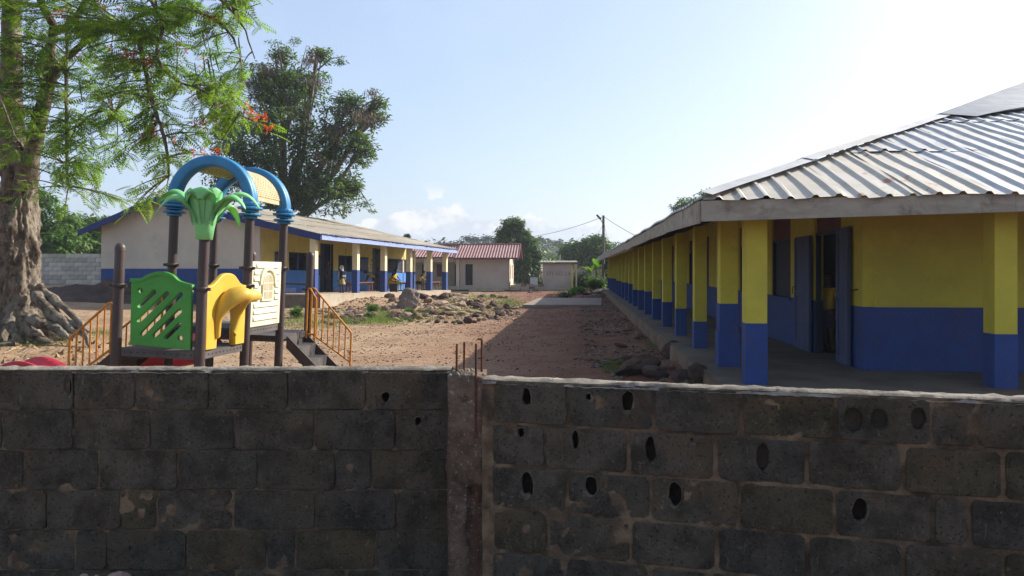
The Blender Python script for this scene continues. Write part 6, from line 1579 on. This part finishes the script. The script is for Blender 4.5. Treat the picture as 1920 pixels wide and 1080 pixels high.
# boundary wall far left
Y0 = 44.0; BW = empty('boundary_wall', (-15.0, Y0, .55), (0, 0, math.radians(4))); tag(BW, 'pale grey block boundary wall behind the flame tree trunk', 'wall')
mB = [mat('pale_block_%s' % c, (.50*f, .465*f, .39*f), (.40*f, .37*f, .31*f), scale=2, rough=.95, bump=.4, bscale=12, dirt=((.13,.13,.10), .8, .5, .7, .6)) for c, f in (('light', 1.1), ('middle', .95), ('dark', .78))]
bm_ = [MB().box(-.222, .222, -.075, .075, 0, .235).mesh('block', m) for m in mB]
for r in range(9):
    for c in range(34):
        o = link('block', random.choice(bm_), BW, (-.25-.46*c-(.23 if r % 2 else 0), 0, .02+.245*r))
MB().box(-16.4, -.02, -.055, .055, 0, 9*.245).build('mortar', M_mortar, BW)
MB().box(-4.05, -3.85, -.12, .12, 0, 2.35).build('pier', mB[2], BW)

# ------------------------------------------------------------------ benches, bin, people on the left veranda
def lworld(x, s, z):
    return LB.matrix_basis @ Vector((x, s, z))
LBM = Matrix.LocRotScale(LB.location, LB.rotation_euler, None)
def lw_(x, s, z=0): return LBM @ Vector((x, s, z))
def bench(px0, px1, x, label, m=M_wood):
    s0, s1 = s_of(px0, x), s_of(px1, x); L_ = s1-s0; B = empty('bench', lw_(x, (s0+s1)/2), (0, 0, LYAW)); tag(B, label, 'bench', 'benches on the left veranda')
    MB().box(-.14, .14, -L_/2, L_/2, .44, .48).build('seat', m, B)
    MB().box(-.02, .02, -L_/2+.1, L_/2-.1, .36, .438).build('apron', m, B)
    for s_ in (-1, 1):
        for xx in (-.11, .11): MB().beam((xx, s_*(L_/2-.12), 0), (xx*.8, s_*(L_/2-.18), .439), .05, .04).build('leg', m, B)
bench(650, 697, -1.3, 'wooden bench behind the second veranda column beside the girl in the white headscarf')
bench(742, 765, -1.0, 'reddish bench under the two seated children in yellow', M_redtrim)
bench(778, 822, -1.2, 'wooden bench near the last veranda column')
bp = P(739.5, 553, 33.6); bp = lw_(.12, s_of(739, .12), 0)
BN = empty('bin', bp, (0, 0, LYAW+.2)); tag(BN, 'black square bin at the veranda edge left of the big boulder', 'bin')
V = [(-.19,-.19,0),(.19,-.19,0),(.19,.19,0),(-.19,.19,0),(-.22,-.22,.40),(.22,-.22,.40),(.22,.22,.40),(-.22,.22,.40)]
MB().add(V, [(0,3,2,1),(0,1,5,4),(1,2,6,5),(2,3,7,6),(3,0,4,7)]).build('bin_body', M_bin, BN); MB().box(-.24,.24,-.24,-.2,.37,.41).box(-.24,.24,.2,.24,.37,.41).box(-.24,-.201,-.199,.199,.37,.41).box(.201,.24,-.199,.199,.37,.41).build('rim', M_bin, BN)
text_mesh('Y.M.B', .09, M_paper, frame((.207, -.02, .30), (0,0,-1), (0,1,0), (1,0,0)), BN)

def skin_mesh(chains, mat_, name, sub=1):
    """chains: dict joints {name:(co, r)}, edges list"""
    J, E = chains; bm = bmesh.new(); vm = {}
    for k_, (co, r) in J.items(): vm[k_] = bm.verts.new(co)
    for a, b in E: bm.edges.new((vm[a], vm[b]))
    me = bpy.data.meshes.new('t'); bm.verts.index_update(); bm.to_mesh(me); bm.free()
    o = bpy.data.objects.new('t', me); COL.objects.link(o)
    sk = o.modifiers.new('s', 'SKIN'); sk.use_smooth_shade = True
    lay = me.skin_vertices[0].data if me.skin_vertices else None
    if lay is None: 
        bm = bmesh.new(); bm.from_mesh(me); bm.verts.layers.skin.verify(); bm.to_mesh(me); bm.free(); lay = me.skin_vertices[0].data
    for i, (k_, (co, r)) in enumerate(J.items()):
        lay[i].radius = (r, r) if not hasattr(r, '__len__') else r; lay[i].use_root = (i == 0)
    ss_ = o.modifiers.new('u', 'SUBSURF'); ss_.levels = sub; ss_.render_levels = sub
    dg = bpy.context.evaluated_depsgraph_get(); dg.update(); m2 = bpy.data.meshes.new_from_object(o.evaluated_get(dg)); bpy.data.objects.remove(o)
    m2.materials.clear(); m2.materials.append(mat_); m2.name = name
    m2.polygons.foreach_set('use_smooth', [True]*len(m2.polygons)); return m2
def person(loc, yaw, H, pose, label, shirt, lower, hair='short', skirt=False, sleeves=None, pack=False, shoes=True):
    s_ = H/1.35; R_ = empty('person', loc, (0,0,yaw)); tag(R_, label, 'person')
    hip = .66; 
    P0 = dict(pel=(0,0,hip), chest=(0,.0,1.0), neck=(0,0,1.12), head=(0,-.01,1.25), lk=(-.08,-.02,.36), lf=(-.08,.02,.05), rk=(.08,-.02,.36), rf=(.08,.02,.05), le=(-.19,0,.83), lh=(-.2,-.05,.62), re=(.19,0,.83), rh=(.2,-.05,.62), ls=(-.15,0,1.06), rs=(.15,0,1.06), lhip=(-.075,0,hip-.03), rhip=(.075,0,hip-.03))
    if pose == 'sit':     # facing -y, seat height .44
        P0.update(pel=(0,.05,.47), chest=(0,.0,.80), neck=(0,-.02,.92), head=(0,-.06,1.05), lk=(-.1,-.33,.46), rk=(.1,-.33,.46), lf=(-.1,-.32,.05), rf=(.1,-.32,.05), lhip=(-.08,.03,.47), rhip=(.08,.03,.47), ls=(-.15,-.01,.87), rs=(.15,-.01,.87), le=(-.19,-.12,.68), re=(.19,-.12,.68), lh=(-.08,-.30,.56), rh=(.08,-.30,.56))
    if pose == 'bend':
        P0.update(chest=(0,-.26,.93), neck=(0,-.36,.97), head=(0,-.47,1.0), ls=(-.14,-.32,.95), rs=(.14,-.32,.95), le=(-.17,-.36,.72), re=(.17,-.36,.72), lh=(-.08,-.44,.55), rh=(.08,-.44,.55))
    if pose == 'lean':
        P0.update(pel=(0,.05,.47), chest=(0,-.10,.76), neck=(0,-.18,.85), head=(0,-.27,.92), lk=(-.1,-.33,.46), rk=(.1,-.33,.46), lf=(-.1,-.30,.05), rf=(.1,-.30,.05), lhip=(-.08,.03,.47), rhip=(.08,.03,.47), ls=(-.15,-.14,.81), rs=(.15,-.14,.81), le=(-.19,-.25,.62), re=(.19,-.25,.62), lh=(-.06,-.38,.52), rh=(.06,-.38,.52))
    Q = {k_: Vector(v)*s_ for k_, v in P0.items()}
    up = (Q['head']-Q['neck']).normalized()
    rad = dict(pel=(.095,.08), chest=(.115,.085), neck=.04, head=(.078,.09), lk=.045, rk=.045, lf=.03, rf=.03, le=.03, re=.03, lh=.022, rh=.022, ls=.045, rs=.045, lhip=.07, rhip=.07)
    J = {k_: (Q[k_], tuple(x*s_ for x in (rad[k_] if hasattr(rad[k_], '__len__') else (rad[k_],)*2))) for k_ in ('pel','chest','neck','head','ls','le','lh','rs','re','rh','lhip','lk','lf','rhip','rk','rf')}
    J['chin'] = (Q['head']-up*.05*s_+Vector((0,-.03,0))*s_, (.055*s_,)*2); J['crown'] = (Q['head']+up*.055*s_, (.06*s_,)*2)
    J['lt'] = (Q['lf']+Vector((0,-.10,-.02))*s_, (.026*s_,)*2); J['rt'] = (Q['rf']+Vector((0,-.10,-.02))*s_, (.026*s_,)*2)
    E = [('pel','chest'),('chest','neck'),('neck','chin'),('chin','head'),('head','crown'),('chest','ls'),('ls','le'),('le','lh'),('chest','rs'),('rs','re'),('re','rh'),('pel','lhip'),('lhip','lk'),('lk','lf'),('lf','lt'),('pel','rhip'),('rhip','rk'),('rk','rf'),('rf','rt')]
    for sd_, hn in ((-1, 'l'), (1, 'r')):         # fingers
        d_ = (Q[hn+'h']-Q[hn+'e']).normalized(); side = Vector((1,0,0))
        for f in range(4):
            k_ = hn+'f%d' % f; J[k_] = (Q[hn+'h']+d_*(.055+.01*(f in (1, 2)))*s_+side*(f-1.5)*.014*s_, (.007*s_,)*2); E.append((hn+'h', k_))
        k_ = hn+'th'; J[k_] = (Q[hn+'h']+d_*.02*s_+Vector((-sd_*.03,-.015,0))*s_, (.008*s_,)*2); E.append((hn+'h', k_))
    link('body', skin_mesh((J, E), M_skin, 'body'), R_)
    g = 1.22
    Js = {k_: (J[k_][0], tuple(x*g for x in J[k_][1])) for k_ in ('chest','pel','ls','rs')}; Js['neckb'] = (Q['chest'].lerp(Q['neck'], .5), (.07*s_,)*2)
    Js['lse'] = (Q['ls'].lerp(Q['le'], .6), (.045*s_,)*2); Js['rse'] = (Q['rs'].lerp(Q['re'], .6), (.045*s_,)*2)
    link('shirt', skin_mesh((Js, [('chest','pel'),('chest','neckb'),('chest','ls'),('ls','lse'),('chest','rs'),('rs','rse')]), shirt, 'shirt'), R_)
    if sleeves:
        for a in 'lr':
            link('sleeve', MB().tube([Q[a+'s'], Q[a+'e'], Q[a+'e'].lerp(Q[a+'h'], .9)], [.052*s_, .042*s_, .034*s_], 8).mesh('sleeve', sleeves), R_)
    if skirt:
        mb = MB()
        if pose in ('stand', 'bend'): 
            for r_, z in (): pass
            V = []
            for r_, z in ((.10,.70),(.125,.60),(.15,.50),(.165,.42)):
                for j in range(14): a = 2*math.pi*j/14; rr_ = r_*(1+.08*math.sin(a*5)*(z < .55)); V.append(Vector((rr_*math.cos(a)*1.1, rr_*.85*math.sin(a), z))*s_)
            mb.add(V, [(i*14+j, i*14+(j+1) % 14, (i+1)*14+(j+1) % 14, (i+1)*14+j) for i in range(3) for j in range(14)], 0, True)
        else:
            for a in 'lr': mb.tube([Q[a+'hip']+Vector((0,.08,0))*s_, Q[a+'hip'].lerp(Q[a+'k'], .5), Q[a+'k'].lerp(Q[a+'f'], .15)], [.105*s_, .10*s_, .085*s_], 10)
        mb.build('skirt', lower, R_)
    else:
        for a in 'lr': link('trouser_leg', MB().tube([Q['pel'].lerp(Q[a+'hip'], .7)+Vector((0,0,.04))*s_, Q[a+'k'], Q[a+'k'].lerp(Q[a+'f'], .85)], [.09*s_, .062*s_, .05*s_], 10).mesh('trouser_leg', lower), R_)
    if shoes:
        for a in 'lr': link('shoe', MB().tube([Q[a+'f']+Vector((0,.04,-.015))*s_, Q[a+'f']+Vector((0,-.05,-.018))*s_, Q[a+'f']+Vector((0,-.12,-.025))*s_], [.03*s_, .036*s_, .02*s_], 8).mesh('shoe', M_shoe), R_)
    hm = {'short': M_ink, 'scarf': M_white}[hair]; c = Q['head']+up*.012*s_; r0 = (.1 if hair == 'short' else .112)*s_
    bm = bmesh.new(); bmesh.ops.create_uvsphere(bm, u_segments=16, v_segments=10, radius=r0)
    fw = Vector((0,-1,0))
    if hair == 'short': bmesh.ops.delete(bm, geom=[v for v in bm.verts if v.co.z < -.02*s_ and v.co.y < .02 or (v.co.y < -.6*r0 and v.co.z < .35*r0)], context='VERTS')
    else: bmesh.ops.delete(bm, geom=[v for v in bm.verts if v.co.y < -.8*r0 and abs(v.co.z) < .6*r0], context='VERTS')
    q = up.rotation_difference(Vector((0,0,1))).inverted(); bmesh.ops.transform(bm, matrix=Matrix.Translation(c) @ q.to_matrix().to_4x4(), verts=bm.verts)
    me = bpy.data.meshes.new('hair'); bm.to_mesh(me); bm.free(); me.materials.append(hm); link('hair' if hair == 'short' else 'headscarf', me, R_)
    if hair == 'scarf': MB().tube([Q['head']-up*.02, Q['neck'], Q['neck']-up*.05], [.09*s_, .075*s_, .10*s_], 12).build('scarf_drape', M_white, R_)
    fe = MB()
    for sx in (-1, 1): fe.lathe([(0,-.008), (.011,-.004), (.011,.004), (0,.008)], Q['head']+Vector((sx*.03, -.088, .01))*s_, 8)
    fe.build('eyes', M_white, R_); 
    MB().add([Q['head']+Vector(v)*s_ for v in ((-.014,-.085,-.02),(.014,-.085,-.02),(0,-.085,.02),(0,-.108,-.012))], [(0,1,3),(1,2,3),(2,0,3)]).build('nose', M_skin, R_)
    for sx in (-1, 1): MB().lathe([(0,-.02), (.012,-.01), (.012,.012), (0,.02)], Q['head']+Vector((sx*.082, .0, 0))*s_, 8).build('ear', M_skin, R_)
    if pack:
        bk = MB().box(-.12*s_, .12*s_, .06*s_, .20*s_, .76*s_, 1.08*s_).build('backpack', M_navy, R_, bevel=.03*s_)
        b2 = MB().box(-.10*s_, .10*s_, .201*s_, .235*s_, .78*s_, .87*s_).build('front_pocket', M_white, None, bevel=.012*s_); b2.parent = bk
        for sx in (-1, 1): st = MB().tube([Vector((sx*.09,.12,1.06))*s_, Vector((sx*.1,.0,1.12))*s_, Vector((sx*.1,-.10,1.0))*s_, Vector((sx*.09,-.05,.8))*s_], .014*s_, 6).build('strap', M_navy, None); st.parent = bk
    return R_
def at_l(px, x): return lw_(x, s_of(px, x))
person(at_l(641, -.7), LYAW+math.radians(180+60), 1.27, 'stand', 'girl in white headscarf and khaki skirt with dark backpack on the left veranda', M_navy, M_skirt, 'scarf', True, M_whites, True)
person(at_l(614, -2.45), LYAW+math.radians(90), 1.55, 'stand', 'person in dark clothes standing in the first doorway of the left veranda', M_navy, M_navy, 'short')
person(at_l(702, -1.9), LYAW+math.radians(-75), 1.36, 'bend', 'child in a yellow shirt bending forward beside the second veranda door', M_shirt, M_navy, 'short')
person(at_l(709, -1.3), LYAW+math.radians(60), 1.22, 'stand', 'child in dark clothes standing at the second veranda door', M_navy, M_navy, 'short')
person(at_l(731, -.9), LYAW+math.radians(70), 1.3, 'lean', 'child in yellow leaning over on the bench left of the boulder', M_shirt, M_shirt, 'short', True)
person(at_l(740, -.75), LYAW+math.radians(80), 1.38, 'sit', 'child in a yellow dress seated upright beside the black bin', M_shirt, M_shirt, 'short', True)
person(at_l(785, -1.05), LYAW+math.radians(80), 1.3, 'lean', 'child in yellow and white bent over at the far end of the left veranda', M_shirt, M_navy, 'short', True)
person(at_l(793, -1.0), LYAW+math.radians(70), 1.36, 'sit', 'child in a yellow shirt seated at the far end of the left veranda', M_shirt, M_navy, 'short', True)
bench(728, 741, -.95, 'short bench under the child leaning over left of the boulder')
# child in the right doorway
RBM = Matrix.LocRotScale(RB.location, RB.rotation_euler, None)
person(RBM @ Vector((WX+.28, 13.62, FZ)), RB.rotation_euler[2]+math.radians(-60), 1.40, 'stand', 'child in a yellow shirt and black skirt half hidden inside the right doorway', M_shirt, M_navy, 'short', True)

# ------------------------------------------------------------------ air
HZ = mat('haze_tmp', (1,1,1), bump=0); bpy.data.materials.remove(HZ)
hz = bpy.data.materials.new('haze'); hz.use_nodes = True; t = hz.node_tree; t.nodes.clear()
o_ = N(t, 'ShaderNodeOutputMaterial'); v_ = N(t, 'ShaderNodeVolumePrincipled'); v_.inputs['Density'].default_value = .0005; v_.inputs['Color'].default_value = (.80,.88,1.0,1); v_.inputs['Anisotropy'].default_value = .3
t.links.new(v_.outputs[0], o_.inputs['Volume'])
USE_HAZE = True
if USE_HAZE:
    h_ = MB().box(-2400, 2400, -760, 760, -6, 34).build('haze', hz); h_['kind'] = 'stuff'; h_['label'] = 'thin pale haze in the air over the whole place'

# ------------------------------------------------------------------ labels of the many alike stones: row and order
ORD = ['first','second','third','fourth','fifth','sixth','seventh','eighth','ninth','tenth','eleventh','twelfth','thirteenth','fourteenth','fifteenth','sixteenth','seventeenth','eighteenth','nineteenth','twentieth']
def ordn(i):
    if i < 20: return ORD[i]
    t, u = divmod(i+1, 10); tens = ['', '', 'twent', 'thirt', 'fort', 'fift', 'sixt'][t]
    return tens+'ieth' if u == 0 else tens+'y-'+ORD[u-1]
CN = {'brown_rock': 'brown', 'dark_rock': 'dark', 'tan_rock': 'tan', 'grey_rock': 'grey'}
buck = {}
for o in S.objects:
    if o.name.split('.')[0] != 'rock' or not o.get('group'): continue
    lb = o['label']; x, y, z = o.location; px = HX+x/y*F; py = HY+(EYE-TZ(x, y))/y*F; c = CN.get(o.data.materials[0].name, 'brown')
    if o['group'] == 'rocks of the rocky patch' and lb.endswith('rocky patch of the yard'):
        row = ('front edge row of the rocky patch' if y < 29.5 else 'middle of the rocky patch' if y < 36 else 'back of the rocky patch') if px > 735 else ('heap behind the stair railing' if y < 33 else 'row along the left veranda')
        buck.setdefault((c, row, 'from the left'), []).append((px, o))
    elif o['group'] == 'stones along the right veranda' and lb.startswith('dark stone on'):
        buck.setdefault((c, 'earth bank along the right veranda', 'from the front'), []).append((y, o))
    elif o['group'] == 'stones in the far heap':
        buck.setdefault((c, 'far heap by the right veranda', 'from the left'), []).append((px, o))
for (c, row, way), L_ in buck.items():
    L_.sort(key=lambda q: q[0])
    for i, (_, o) in enumerate(L_): o['label'] = ('%s %s stone %s in the %s' % (ordn(i), c, way, row)) if len(L_) > 1 else 'only %s stone in the %s' % (c, row)
